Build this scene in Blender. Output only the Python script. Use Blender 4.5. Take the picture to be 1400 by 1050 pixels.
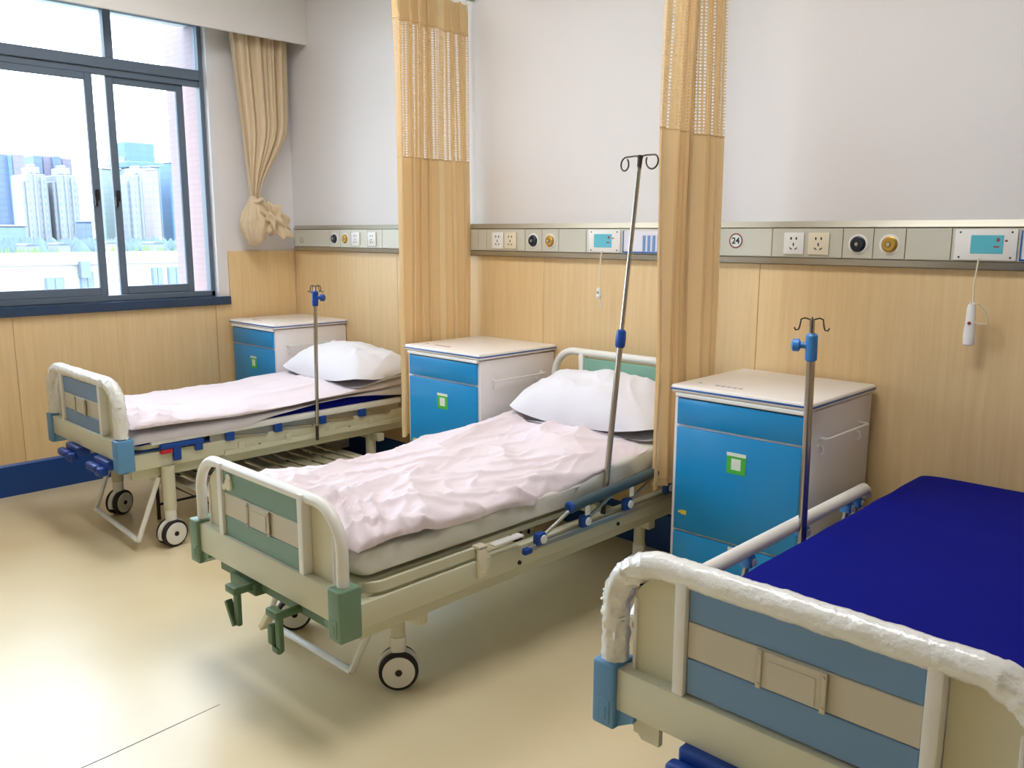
import bpy, bmesh, math, random
from mathutils import Vector, Matrix, noise
from math import pi, sin, cos, radians

for o in list(bpy.data.objects):
    bpy.data.objects.remove(o)
S = bpy.context.scene
C = S.collection
random.seed(7)

# ---------------------------------------------------------------- camera
cam_d = bpy.data.cameras.new('camera')
cam = bpy.data.objects.new('camera', cam_d)
C.objects.link(cam)
S.camera = cam
cam_d.sensor_width = 36.0
cam_d.lens = 1161.94 / 1400 * 36
cam_d.clip_start = 0.05
cam_d.clip_end = 4000
ROT = Matrix(((0.7172, -0.1232, 0.6859), (0.6968, 0.1230, -0.7066), (0.0027, 0.9847, 0.1740)))
rx = ROT.col[0].normalized()
rz = (ROT.col[2] - rx * ROT.col[2].dot(rx)).normalized()
ry = rz.cross(rx)
M = Matrix.Identity(4)
for i, v in enumerate((rx, ry, rz)):
    for j in range(3):
        M[j][i] = v[j]
M.translation = (0, 0, 1.5)
cam.matrix_world = M

# ---------------------------------------------------------------- world, exposure
SKY = 4.2
w = bpy.data.worlds.new('sky')
S.world = w
w.use_nodes = True
bg = w.node_tree.nodes['Background']
bg.inputs[0].default_value = (0.82, 0.91, 1.0, 1)
bg.inputs[1].default_value = SKY
S.view_settings.view_transform = 'Standard'
S.view_settings.look = 'None'
S.view_settings.gamma = 1
S.view_settings.exposure = 1.12
S.view_settings.use_curve_mapping = False
FILL = 7.5          # radiance of the added ceiling fill panels

# ---------------------------------------------------------------- materials
def lin(c):
    return tuple(((x / 255) / 12.92 if x / 255 <= 0.04045 else ((x / 255 + 0.055) / 1.055) ** 2.4) for x in c)

MATS = {}
def mat(name, rgb, rough=0.5, metal=0.0, var=0.0, scale=8.0, bump=0.0, bscale=60.0, stretch=(1, 1, 1),
        coat=0.0, emit=None, sheen=0.0, spec=0.5, trans=0.0):
    if name in MATS:
        return MATS[name]
    m = bpy.data.materials.new(name)
    m.use_nodes = True
    nt = m.node_tree
    b = nt.nodes['Principled BSDF']
    col = lin(rgb) + (1,)
    b.inputs['Base Color'].default_value = col
    b.inputs['Roughness'].default_value = rough
    b.inputs['Metallic'].default_value = metal
    b.inputs['Coat Weight'].default_value = coat
    b.inputs['Sheen Weight'].default_value = sheen
    b.inputs['Specular IOR Level'].default_value = spec
    tc = nt.nodes.new('ShaderNodeTexCoord')
    mp = nt.nodes.new('ShaderNodeMapping')
    mp.inputs['Scale'].default_value = stretch
    nt.links.new(tc.outputs['Object'], mp.inputs[0])
    nz = nt.nodes.new('ShaderNodeTexNoise')
    nz.inputs['Scale'].default_value = scale
    nz.inputs['Detail'].default_value = 4
    nt.links.new(mp.outputs[0], nz.inputs['Vector'])
    mx = nt.nodes.new('ShaderNodeMix')
    mx.data_type = 'RGBA'
    v = max(var, 0.02)
    mx.inputs[6].default_value = tuple(max(0, c * (1 - v)) for c in col[:3]) + (1,)
    mx.inputs[7].default_value = tuple(min(1, c * (1 + v)) for c in col[:3]) + (1,)
    nt.links.new(nz.outputs['Fac'], mx.inputs[0])
    nt.links.new(mx.outputs[2], b.inputs['Base Color'])
    if bump > 0:
        n2 = nt.nodes.new('ShaderNodeTexNoise')
        n2.inputs['Scale'].default_value = bscale
        n2.inputs['Detail'].default_value = 3
        nt.links.new(mp.outputs[0], n2.inputs['Vector'])
        bp = nt.nodes.new('ShaderNodeBump')
        bp.inputs['Strength'].default_value = bump
        bp.inputs['Distance'].default_value = 0.01
        nt.links.new(n2.outputs['Fac'], bp.inputs['Height'])
        nt.links.new(bp.outputs[0], b.inputs['Normal'])
    if emit:
        b.inputs['Emission Color'].default_value = lin(emit[0]) + (1,)
        b.inputs['Emission Strength'].default_value = emit[1]
    MATS[name] = m
    return m

def wood_mat(name, rgb1, rgb2):
    m = bpy.data.materials.new(name)
    m.use_nodes = True
    nt = m.node_tree
    b = nt.nodes['Principled BSDF']
    b.inputs['Roughness'].default_value = 0.42
    tc = nt.nodes.new('ShaderNodeTexCoord')
    mp = nt.nodes.new('ShaderNodeMapping')
    mp.inputs['Scale'].default_value = (14, 14, 0.7)
    nt.links.new(tc.outputs['Object'], mp.inputs[0])
    nz = nt.nodes.new('ShaderNodeTexNoise')
    nz.inputs['Scale'].default_value = 3.0
    nz.inputs['Detail'].default_value = 8
    nz.inputs['Roughness'].default_value = 0.65
    nz.inputs['Distortion'].default_value = 0.25
    nt.links.new(mp.outputs[0], nz.inputs['Vector'])
    cr = nt.nodes.new('ShaderNodeValToRGB')
    cr.color_ramp.elements[0].position = 0.3
    cr.color_ramp.elements[0].color = lin(rgb1) + (1,)
    cr.color_ramp.elements[1].position = 0.72
    cr.color_ramp.elements[1].color = lin(rgb2) + (1,)
    nt.links.new(nz.outputs['Fac'], cr.inputs[0])
    nt.links.new(cr.outputs[0], b.inputs['Base Color'])
    return m

def floor_mat():
    m = bpy.data.materials.new('cream_vinyl')
    m.use_nodes = True
    nt = m.node_tree
    b = nt.nodes['Principled BSDF']
    tc = nt.nodes.new('ShaderNodeTexCoord')
    nz = nt.nodes.new('ShaderNodeTexNoise')
    nz.inputs['Scale'].default_value = 2.2
    nz.inputs['Detail'].default_value = 2
    nt.links.new(tc.outputs['Object'], nz.inputs['Vector'])
    cr = nt.nodes.new('ShaderNodeValToRGB')
    cr.color_ramp.elements[0].position = 0.3
    cr.color_ramp.elements[0].color = lin((230, 211, 168)) + (1,)
    cr.color_ramp.elements[1].position = 0.7
    cr.color_ramp.elements[1].color = lin((238, 221, 180)) + (1,)
    nt.links.new(nz.outputs['Fac'], cr.inputs[0])
    nt.links.new(cr.outputs[0], b.inputs['Base Color'])
    n2 = nt.nodes.new('ShaderNodeTexNoise')
    n2.inputs['Scale'].default_value = 5
    n2.inputs['Detail'].default_value = 1
    nt.links.new(tc.outputs['Object'], n2.inputs['Vector'])
    mr = nt.nodes.new('ShaderNodeMapRange')
    mr.inputs[3].default_value = 0.26
    mr.inputs[4].default_value = 0.36
    nt.links.new(n2.outputs['Fac'], mr.inputs[0])
    nt.links.new(mr.outputs[0], b.inputs['Roughness'])
    b.inputs['Specular IOR Level'].default_value = 0.95
    return m

def glass_mat():
    m = bpy.data.materials.new('tinted_glass')
    m.use_nodes = True
    nt = m.node_tree
    nt.nodes.remove(nt.nodes['Principled BSDF'])
    out = nt.nodes['Material Output']
    t = nt.nodes.new('ShaderNodeBsdfTransparent')
    t.inputs[0].default_value = (0.90, 0.955, 1.0, 1)
    g = nt.nodes.new('ShaderNodeBsdfGlossy')
    g.inputs['Roughness'].default_value = 0.03
    f = nt.nodes.new('ShaderNodeFresnel')
    f.inputs[0].default_value = 1.25
    mx = nt.nodes.new('ShaderNodeMixShader')
    nt.links.new(f.outputs[0], mx.inputs[0])
    nt.links.new(t.outputs[0], mx.inputs[1])
    nt.links.new(g.outputs[0], mx.inputs[2])
    nt.links.new(mx.outputs[0], out.inputs[0])
    return m

def cloth_mat(name, rgb, holes=False, transl=0.25):
    m = bpy.data.materials.new(name)
    m.use_nodes = True
    nt = m.node_tree
    b = nt.nodes['Principled BSDF']
    out = nt.nodes['Material Output']
    b.inputs['Base Color'].default_value = lin(rgb) + (1,)
    b.inputs['Roughness'].default_value = 0.85
    b.inputs['Sheen Weight'].default_value = 0.15
    b.inputs['Specular IOR Level'].default_value = 0.2
    tr = nt.nodes.new('ShaderNodeBsdfTranslucent')
    tr.inputs[0].default_value = lin(rgb) + (1,)
    mx = nt.nodes.new('ShaderNodeMixShader')
    mx.inputs[0].default_value = transl
    nt.links.new(b.outputs[0], mx.inputs[1])
    nt.links.new(tr.outputs[0], mx.inputs[2])
    nt.links.new(mx.outputs[0], out.inputs[0])
    if holes:
        uv = nt.nodes.new('ShaderNodeTexCoord')
        br = nt.nodes.new('ShaderNodeTexBrick')
        br.offset = 0
        br.inputs['Scale'].default_value = 1.0
        br.inputs['Mortar Size'].default_value = 0.0028
        br.inputs['Mortar Smooth'].default_value = 0.1
        br.inputs['Brick Width'].default_value = 0.0115
        br.inputs['Row Height'].default_value = 0.0125
        nt.links.new(uv.outputs['UV'], br.inputs['Vector'])
        t = nt.nodes.new('ShaderNodeBsdfTransparent')
        mh = nt.nodes.new('ShaderNodeMixShader')
        nt.links.new(br.outputs['Fac'], mh.inputs[0])
        nt.links.new(t.outputs[0], mh.inputs[1])
        nt.links.new(mx.outputs[0], mh.inputs[2])
        nt.links.new(mh.outputs[0], out.inputs[0])
    return m

def brick_mat(name, rgb, rgbm, bw, rh, mortar, axis='yz'):
    m = bpy.data.materials.new(name)
    m.use_nodes = True
    nt = m.node_tree
    b = nt.nodes['Principled BSDF']
    b.inputs['Roughness'].default_value = 0.7
    tc = nt.nodes.new('ShaderNodeTexCoord')
    sp = nt.nodes.new('ShaderNodeSeparateXYZ')
    ad = nt.nodes.new('ShaderNodeMath')
    cb = nt.nodes.new('ShaderNodeCombineXYZ')
    nt.links.new(tc.outputs['Object'], sp.inputs[0])
    nt.links.new(sp.outputs[0], ad.inputs[0])
    nt.links.new(sp.outputs[1], ad.inputs[1])
    nt.links.new(ad.outputs[0], cb.inputs[0])
    nt.links.new(sp.outputs[2], cb.inputs[1])
    br = nt.nodes.new('ShaderNodeTexBrick')
    br.offset = 0
    br.inputs['Scale'].default_value = 1.0
    br.inputs['Mortar Size'].default_value = mortar
    br.inputs['Brick Width'].default_value = bw
    br.inputs['Row Height'].default_value = rh
    c1 = lin(rgb)
    br.inputs['Color1'].default_value = c1 + (1,)
    br.inputs['Color2'].default_value = tuple(x * 0.93 for x in c1) + (1,)
    br.inputs['Mortar'].default_value = lin(rgbm) + (1,)
    nt.links.new(cb.outputs[0], br.inputs['Vector'])
    nt.links.new(br.outputs['Color'], b.inputs['Base Color'])
    return m

m_wall = mat('white_paint', (229, 227, 227), 0.6, var=0.02, scale=1.5)
m_ceil = mat('ceiling_paint', (228, 226, 222), 0.7)
m_wood = wood_mat('pale_wood_laminate', (224, 193, 141), (236, 208, 158))
m_floor = floor_mat()
m_blue_base = mat('blue_skirting', (10, 66, 140), 0.35, var=0.06)
m_sill = mat('dark_stone', (38, 62, 92), 0.3, var=0.15, scale=40)
m_alu_win = mat('grey_window_aluminium', (100, 114, 130), 0.5, 0.0, spec=0.3)
m_reveal = mat('white_trim', (225, 225, 228), 0.5)
m_glass = glass_mat()
m_black = mat('black_plastic', (18, 18, 20), 0.4)
m_curt = cloth_mat('beige_curtain', (240, 212, 162))
m_net = cloth_mat('beige_net', (240, 212, 162), holes=True)
m_curt_win = cloth_mat('window_curtain_cloth', (230, 210, 176), transl=0.12)
m_metal = mat('brushed_aluminium', (190, 188, 176), 0.35, 0.75)
m_unit = mat('unit_panel', (208, 207, 192), 0.45, 0.1)
m_unit_lip = mat('unit_channel', (176, 172, 156), 0.35, 0.6)
m_white = mat('white_plastic', (238, 238, 234), 0.35)
m_cream_pl = mat('cream_plastic', (232, 224, 198), 0.4)
m_dark_slot = mat('dark_slot', (30, 28, 26), 0.6)
m_blk_out = mat('black_outlet', (28, 38, 52), 0.35)
m_yel_out = mat('brass_outlet', (196, 158, 70), 0.35, 0.4)
m_cyan = mat('cyan_screen', (92, 190, 208), 0.3)
m_cab_blue = mat('cabinet_blue', (12, 138, 200), 0.28, var=0.03, scale=3)
m_cab_white = mat('cabinet_white', (232, 228, 228), 0.4)
m_cab_top = mat('cabinet_top', (236, 230, 222), 0.35)
m_edge_blue = mat('edge_band_blue', (16, 92, 170), 0.35)
m_frame = mat('cream_enamel', (212, 209, 182), 0.38, var=0.03)
m_frame_w = mat('white_enamel', (236, 234, 226), 0.35)
m_green = mat('sage_green_panel', (120, 152, 136), 0.4)
m_green_blk = mat('green_plastic', (112, 142, 116), 0.4)
m_green_dark = mat('dark_green_plastic', (84, 112, 80), 0.45)
m_teal = mat('teal_panel', (134, 182, 160), 0.4)
m_pblue = mat('dusty_blue_panel', (112, 148, 184), 0.4)
m_blue_blk = mat('blue_plastic', (92, 146, 190), 0.4)
m_pcream = mat('cream_panel', (206, 198, 178), 0.45)
m_side = mat('side_sheet', (214, 208, 178), 0.45)
m_wrap = mat('plastic_wrap', (240, 240, 234), 0.22, bump=0.5, bscale=45, coat=0.4)
m_navy = mat('navy_mattress', (0, 12, 124), 0.75, var=0.04, scale=3, spec=0.12)
m_navy_pl = mat('navy_plastic', (14, 62, 150), 0.35)
m_duvet = mat('pink_white_cotton', (230, 217, 221), 0.85, bump=0.12, bscale=30, sheen=0.1, spec=0.2)
m_sheet = mat('pale_sheet', (220, 218, 208), 0.8, bump=0.08, bscale=30, spec=0.2)
m_sheet_w = mat('white_sheet', (216, 210, 212), 0.8, bump=0.08, bscale=30, spec=0.2)
m_pillow = mat('pillow_cotton', (228, 227, 232), 0.85, bump=0.10, bscale=25, sheen=0.1, spec=0.2)
m_steel = mat('stainless_steel', (176, 170, 160), 0.22, 0.95)
m_dark_metal = mat('dark_metal', (70, 66, 62), 0.4, 0.8)
m_rail_dark = mat('slate_rail', (72, 92, 98), 0.4, 0.3)
m_clamp = mat('clamp_blue', (16, 70, 156), 0.35)
m_clamp_lt = mat('light_blue_clamp', (64, 140, 214), 0.35)
m_rubber = mat('black_rubber', (30, 28, 30), 0.7)
m_red = mat('red_plastic', (190, 36, 52), 0.4)
m_sticker_g = mat('green_print', (70, 178, 62), 0.5)
m_sticker_w = mat('white_print', (224, 234, 222), 0.5)
m_yellow = mat('yellow_print', (214, 200, 70), 0.5)
m_redprint = mat('red_print', (150, 60, 66), 0.5)
m_ink = mat('ink', (40, 40, 46), 0.6)
m_grey_print = mat('grey_print', (150, 150, 150), 0.6)
m_chart_blue = mat('chart_blue', (112, 150, 200), 0.5)
m_chart = mat('chart_white', (228, 228, 238), 0.5)

# ---------------------------------------------------------------- geometry helpers
class MB:
    def __init__(s):
        s.bm = bmesh.new()
        s.uv = None
    def box(s, x0, x1, y0, y1, z0, z1, bev=0.0, seg=2, mtx=None):
        r = bmesh.ops.create_cube(s.bm, size=1)
        vs = r['verts']
        sx, sy, sz = abs(x1 - x0), abs(y1 - y0), abs(z1 - z0)
        c = Vector(((x0 + x1) / 2, (y0 + y1) / 2, (z0 + z1) / 2))
        for v in vs:
            v.co = Vector((v.co.x * sx, v.co.y * sy, v.co.z * sz)) + c
        if bev > 0:
            es = list({e for v in vs for e in v.link_edges})
            b = min(bev, min(sx, sy, sz) * 0.45)
            rr = bmesh.ops.bevel(s.bm, geom=es, offset=b, segments=seg, affect='EDGES', profile=0.5)
            vs = list({v for f in rr['faces'] for v in f.verts} | {v for v in vs if v.is_valid})
        if mtx is not None:
            for v in vs:
                v.co = mtx @ v.co
        return s
    def tube(s, pts, r, seg=12, closed=False, caps=True, scale2=1.0, wob=None):
        pts = [Vector(p) for p in pts]
        n = len(pts)
        rs = r if isinstance(r, (list, tuple)) else [r] * n
        rings = []
        prev = None
        for i, p in enumerate(pts):
            if closed:
                t = (pts[(i + 1) % n] - pts[i - 1]).normalized()
            elif i == 0:
                t = (pts[1] - pts[0]).normalized()
            elif i == n - 1:
                t = (pts[-1] - pts[-2]).normalized()
            else:
                t = ((pts[i + 1] - p).normalized() + (p - pts[i - 1]).normalized()).normalized()
            if prev is None:
                a = Vector((0, 0, 1)) if abs(t.z) < 0.9 else Vector((0, 1, 0))
                u = t.cross(a).normalized()
            else:
                u = (prev - t * prev.dot(t)).normalized()
            prev = u
            v = t.cross(u)
            ring = []
            for k in range(seg):
                ang = 2 * pi * k / seg
                rr = rs[i] * (wob(i, k) if wob else 1)
                ring.append(s.bm.verts.new(p + u * cos(ang) * rr + v * sin(ang) * rr * scale2))
            rings.append(ring)
        m = n if closed else n - 1
        for i in range(m):
            a, b = rings[i], rings[(i + 1) % n]
            for k in range(seg):
                s.bm.faces.new((a[k], a[(k + 1) % seg], b[(k + 1) % seg], b[k]))
        if caps and not closed:
            s.bm.faces.new(list(reversed(rings[0])))
            s.bm.faces.new(rings[-1])
        return s
    def cyl(s, p0, p1, r0, r1=None, seg=20):
        return s.tube([p0, p1], [r0, r0 if r1 is None else r1], seg)
    def lathe(s, c, axis, prof, seg=28):
        c = Vector(c); t = Vector(axis).normalized()
        a = Vector((0, 0, 1)) if abs(t.z) < 0.9 else Vector((1, 0, 0))
        u = t.cross(a).normalized(); v = t.cross(u)
        rings = []
        for d, r in prof:
            rings.append([s.bm.verts.new(c + t * d + (u * cos(2 * pi * k / seg) + v * sin(2 * pi * k / seg)) * max(r, 1e-5)) for k in range(seg)])
        for i in range(len(rings) - 1):
            for k in range(seg):
                s.bm.faces.new((rings[i][k], rings[i][(k + 1) % seg], rings[i + 1][(k + 1) % seg], rings[i + 1][k]))
        s.bm.faces.new(list(reversed(rings[0]))); s.bm.faces.new(rings[-1])
        return s
    def grid(s, fn, nu, nv, uvfn=None):
        vs = [[s.bm.verts.new(fn(i / nu, j / nv)) for i in range(nu + 1)] for j in range(nv + 1)]
        if uvfn and s.uv is None:
            s.uv = s.bm.loops.layers.uv.new('UVMap')
        for j in range(nv):
            for i in range(nu):
                f = s.bm.faces.new((vs[j][i], vs[j][i + 1], vs[j + 1][i + 1], vs[j + 1][i]))
                if uvfn:
                    for l, (a, b) in zip(f.loops, ((i, j), (i + 1, j), (i + 1, j + 1), (i, j + 1))):
                        l[s.uv].uv = uvfn(a / nu, b / nv)
        return s
    def prism(s, pts2, plane, d0, d1):
        """extrude a 2D outline; plane 'xz' (depth along y), 'yz' (depth x), 'xy' (depth z)"""
        def P(a, b, d):
            return {'xz': (a, d, b), 'yz': (d, a, b), 'xy': (a, b, d)}[plane]
        A = [s.bm.verts.new(P(a, b, d0)) for a, b in pts2]
        B = [s.bm.verts.new(P(a, b, d1)) for a, b in pts2]
        n = len(A)
        s.bm.faces.new(A); s.bm.faces.new(list(reversed(B)))
        for i in range(n):
            s.bm.faces.new((A[i], B[i], B[(i + 1) % n], A[(i + 1) % n]))
        return s
    def ball(s, c, rx, ry, rz, sub=3):
        r = bmesh.ops.create_icosphere(s.bm, subdivisions=sub, radius=1)
        for v in r['verts']:
            v.co = Vector((v.co.x * rx + c[0], v.co.y * ry + c[1], v.co.z * rz + c[2]))
        return r['verts']
    def build(s, name, m, parent=None, smooth=True, ang=35, **props):
        bmesh.ops.recalc_face_normals(s.bm, faces=s.bm.faces)
        me = bpy.data.meshes.new(name)
        if smooth:
            lim = radians(ang)
            for f in s.bm.faces:
                f.smooth = True
            for e in s.bm.edges:
                if len(e.link_faces) == 2 and e.calc_face_angle(0) > lim:
                    e.smooth = False
        s.bm.to_mesh(me)
        s.bm.free()
        me.materials.append(m)
        o = bpy.data.objects.new(name, me)
        C.objects.link(o)
        if parent is not None:
            o.parent = parent
        for k, v in props.items():
            o[k] = v
        return o

def empty(name, loc, label, cat, group=None, rot=0):
    o = bpy.data.objects.new(name, None)
    o.empty_display_size = 0.1
    C.objects.link(o)
    o.location = loc
    o.rotation_euler = (0, 0, rot)
    o['label'] = label; o['category'] = cat
    if group: o['group'] = group
    return o
def tag(o, label, cat, group=None):
    o['label'] = label; o['category'] = cat
    if group: o['group'] = group
    return o
def struct(o):
    o['kind'] = 'structure'
    return o
def nempty(name, loc=(0, 0, 0)):
    o = bpy.data.objects.new(name, None)
    C.objects.link(o); o.location = loc
    return o
def arc(cx, cy, r, a0, a1, n):
    return [(cx + r * cos(a0 + (a1 - a0) * i / n), cy + r * sin(a0 + (a1 - a0) * i / n)) for i in range(n + 1)]
def text(name, body, size, loc, rot, m, parent, label=None, ext=0.0006, align='CENTER'):
    cu = bpy.data.curves.new(name, 'FONT')
    cu.body = body; cu.size = size; cu.extrude = ext; cu.offset = size * 0.02
    cu.align_x = align; cu.align_y = 'CENTER'
    tmp = bpy.data.objects.new(name + '_tmp', cu)
    C.objects.link(tmp)
    dg = bpy.context.evaluated_depsgraph_get()
    me = bpy.data.meshes.new_from_object(tmp.evaluated_get(dg))
    bpy.data.objects.remove(tmp)
    me.materials.clear(); me.materials.append(m)
    o = bpy.data.objects.new(name, me)
    C.objects.link(o)
    o.location = loc; o.rotation_euler = rot
    o.parent = parent
    if label: o['label'] = label
    return o

# ================================================================ ROOM SHELL
XL, YB = -5.378, 3.318
XR, YF, ZC = 2.4, -2.2, 3.2
floor = struct(MB().box(XL - 0.3, XR + 0.2, YF - 0.2, YB + 0.2, -0.12, 0).build('floor', m_floor, smooth=False))
MB().tube([(-2.40, 0.66, 0.0), (-2.405, 0.79, 0.0002), (-2.420, 0.98, 0.0002), (-2.433, 1.155, -0.0003)], 0.0011, 6).build('seam', m_dark_slot, floor)
ceiling = struct(MB().box(XL - 0.3, XR + 0.2, YF - 0.2, YB + 0.2, ZC, ZC + 0.1).build('ceiling', m_ceil, smooth=False))
wall_back = struct(MB().box(XL - 0.3, XR + 0.2, YB, YB + 0.2, 0, ZC).build('wall_back', m_wall, smooth=False))
wall_right = struct(MB().box(XR, XR + 0.2, YF, YB, 0, ZC).build('wall_right', m_wall, smooth=False))
wall_front = struct(MB().box(XL - 0.3, XR + 0.2, YF - 0.2, YF, 0, ZC).build('wall_front', m_wall, smooth=False))
# left wall with two window openings
WZ0, WZ1 = 1.06, 2.83
WY = [(0.62, 2.775), (-1.75, 0.2)]  # second opening is unseen, added to let in more light
lw = MB()
lw.box(XL - 0.3, XL, YF, YB, 0, WZ0)
lw.box(XL - 0.3, XL, YF, YB, WZ1, ZC)
lw.box(XL - 0.3, XL, WY[0][1], YB, WZ0, WZ1)
lw.box(XL - 0.3, XL, WY[1][1], WY[0][0], WZ0, WZ1)
lw.box(XL - 0.3, XL, YF, WY[1][0], WZ0, WZ1)
wall_left = struct(lw.build('wall_left', m_wall, smooth=False))
# wainscot panels, joints recessed
ZW = 1.38
xs = [XL + 0.013, -4.24, -3.02, -2.60 + 0.0, -1.38, -0.16, 1.06, XR]
xs = [XL + 0.013, -4.20, -2.98, -1.76, -0.54, 0.68, XR]
for a, b in zip(xs[:-1], xs[1:]):
    MB().box(a + 0.0008, b - 0.0008, YB - 0.012, YB - 0.0005, 0.10, ZW, 0.0015, 1).build('panel', m_wood, wall_back)
ys = [YF, -0.97, 0.25, 1.47, 2.69]
for a, b in zip(ys[:-1], ys[1:]):
    MB().box(XL + 0.0005, XL + 0.012, a + 0.0008, b - 0.0008, 0.10, WZ0 - 0.03, 0.0015, 1).build('panel', m_wood, wall_left)
MB().prism([(2.692, 0.10), (YB - 0.013, 0.10), (YB - 0.013, ZW), (2.80, ZW), (2.80, WZ0 - 0.03), (2.692, WZ0 - 0.03)], 'yz', XL + 0.0005, XL + 0.012).build('panel', m_wood, wall_left, smooth=False)
xs2 = [XL + 0.013, -4.2, -2.98, -1.76, -0.54, 0.68, XR - 0.013]
for a, b in zip(xs2[:-1], xs2[1:]):  # unseen front wall panels, added to lower the bounced fill
    MB().box(a + 0.0008, b - 0.0008, YF + 0.0005, YF + 0.012, 0.0, ZW, 0.0015, 1).build('panel', m_wood, wall_front)
for a, b in zip([YF + 0.013, -0.97, 0.25, 1.47], [-0.97, 0.25, 1.47, 2.69]):  # unseen right wall panels, likewise added to lower bounced fill
    MB().box(XR - 0.012, XR - 0.0005, a + 0.0008, b - 0.0008, 0.0, ZW, 0.0015, 1).build('panel', m_wood, wall_right)
bl = MB().prism([(XL, 0), (XL + 0.022, 0), (XL + 0.022, 0.176), (XL + 0.013, 0.188), (XL, 0.188)], 'xz', YF, YB)
struct(bl.build('baseboard_left', m_blue_base, smooth=False))
bb = MB().prism([(YB - 0.022, 0), (YB, 0), (YB, 0.188), (YB - 0.013, 0.188), (YB - 0.022, 0.176)], 'yz', XL + 0.022, XR)
struct(bb.build('baseboard_back', m_blue_base, smooth=False))
# pelmet hiding the window curtain track
struct(MB().box(-5.145, -5.125, YF, YB, 2.73, ZC, 0.002, 1).build('trim_1', m_ceil, smooth=False))

# ---------------------------------------------------------------- windows
def window(n, y0, y1, splits, sashes):
    root = nempty('window_%d' % n)
    struct(root)
    xo, xi = -5.49, -5.425
    z0, z1, zt = 1.085, 2.83, 2.475
    f = 0.028
    fr = MB()
    fr.box(xo, xi, y0, y1, z0, z0 + 0.035, 0.003, 1)
    fr.box(xo, xi, y0, y1, z1 - 0.03, z1, 0.003, 1)
    fr.box(xo, xi, y0, y0 + f, z0, z1, 0.003, 1)
    fr.box(xo, xi, y1 - f, y1, z0, z1, 0.003, 1)
    fr.build('outer_frame', m_alu_win, root)
    MB().box(xo, xi + 0.004, y0 + f, y1 - f, zt - 0.012, zt + 0.05, 0.004, 1).box(xo + 0.01, xi - 0.015, y0 + f, y1 - f, zt - 0.05, zt - 0.012, 0.003, 1).build('transom', m_alu_win, root)
    for a in splits:
        MB().box(xo + 0.005, xi - 0.005, a - 0.024, a + 0.024, zt + 0.05, z1 - 0.03, 0.003, 1).build('mullion', m_alu_win, root)
    e = [y0 + f] + splits + [y1 - f]
    for a, b in zip(e[:-1], e[1:]):
        MB().box(-5.462, -5.457, a + 0.0, b - 0.0, zt + 0.05, z1 - 0.03).build('pane', m_glass, root, smooth=False)
    for (a, b, xc, hside) in sashes:
        w_ = 0.045
        sash = MB()
        sash.box(xc - 0.013, xc + 0.013, a, a + w_, z0 + 0.036, zt - 0.05, 0.003, 1)
        sash.box(xc - 0.013, xc + 0.013, b - w_, b, z0 + 0.036, zt - 0.05, 0.003, 1)
        sash.box(xc - 0.013, xc + 0.013, a + w_, b - w_, z0 + 0.036, z0 + 0.085, 0.003, 1)
        sash.box(xc - 0.013, xc + 0.013, a + w_, b - w_, zt - 0.09, zt - 0.05, 0.003, 1)
        so = sash.build('sash', m_alu_win, root)
        MB().box(xc - 0.0025, xc + 0.0025, a + w_, b - w_, z0 + 0.085, zt - 0.09).build('pane', m_glass, so, smooth=False)
        hy = b - w_ * 0.5 if hside > 0 else a + w_ * 0.5
        h = MB().box(xc + 0.013, xc + 0.026, hy - 0.012, hy + 0.012, 1.69, 1.755, 0.004, 1)
        h.box(xc + 0.02, xc + 0.034, hy - 0.02, hy - 0.004, 1.655, 1.72, 0.004, 1)
        h.build('handle', m_black, so)
    return root
window(1, 0.62, 2.725, [1.17, 2.145], [(1.17, 2.035, -5.444, 1), (2.122, 2.60, -5.474, -1), (0.66, 1.22, -5.474, 1)])
window(2, -1.75, 0.2, [-0.775], [(-1.72, -0.75, -5.444, 1), (-0.80, 0.17, -5.474, -1)])  # unseen second window, added for extra daylight
# reveals (white trim) and stone sills
tr = MB()
tr.box(-5.50, XL + 0.003, 2.725, 2.777, 1.062, 2.83)
struct(tr.build('trim_2', m_reveal, smooth=False))
sl = MB().box(-5.52, -5.335, 0.5, 2.79, 1.03, 1.083, 0.003, 1)
struct(sl.build('trim_3', m_sill, smooth=False))
sl = MB().box(-5.52, -5.335, -1.85, 0.28, 1.03, 1.083, 0.003, 1)
struct(sl.build('trim_4', m_sill, smooth=False))

# ================================================================ OUTSIDE
m_tile = brick_mat('pink_wall_tile', (144, 124, 128), (136, 117, 122), 0.075, 0.038, 0.005)
tag(MB().box(-6.08, -5.685, 2.775, 3.3, -16, 7, 0).box(-5.70, -5.506, 2.728, 2.774, 1.10, 2.825).build('facade_pier', m_tile, smooth=False), 'pink tiled outer pier of the building seen beside the right window frame', 'pier')
m_ground = mat('far_ground', (120, 127, 115), 0.9, var=0.2, scale=0.05)
struct(MB().box(-1500, -6.6, -900, 1500, -16.3, -16).build('ground', m_ground, smooth=False))

def facade(name, rgb, rgbm, bw, rh, mo):  # tower colours carry the distance haze as pale paint
    return brick_mat(name, rgb, rgbm, bw, rh, mo)
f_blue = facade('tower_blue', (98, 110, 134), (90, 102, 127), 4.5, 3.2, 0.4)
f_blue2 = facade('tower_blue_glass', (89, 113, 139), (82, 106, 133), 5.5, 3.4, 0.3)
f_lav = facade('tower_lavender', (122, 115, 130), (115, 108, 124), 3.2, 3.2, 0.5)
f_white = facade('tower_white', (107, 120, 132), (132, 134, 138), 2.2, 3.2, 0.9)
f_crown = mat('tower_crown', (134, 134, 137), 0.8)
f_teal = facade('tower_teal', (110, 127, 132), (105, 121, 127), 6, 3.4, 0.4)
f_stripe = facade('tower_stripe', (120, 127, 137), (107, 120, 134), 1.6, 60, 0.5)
f_cream = facade('tower_cream', (139, 127, 124), (129, 121, 123), 4, 3.3, 0.4)
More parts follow.
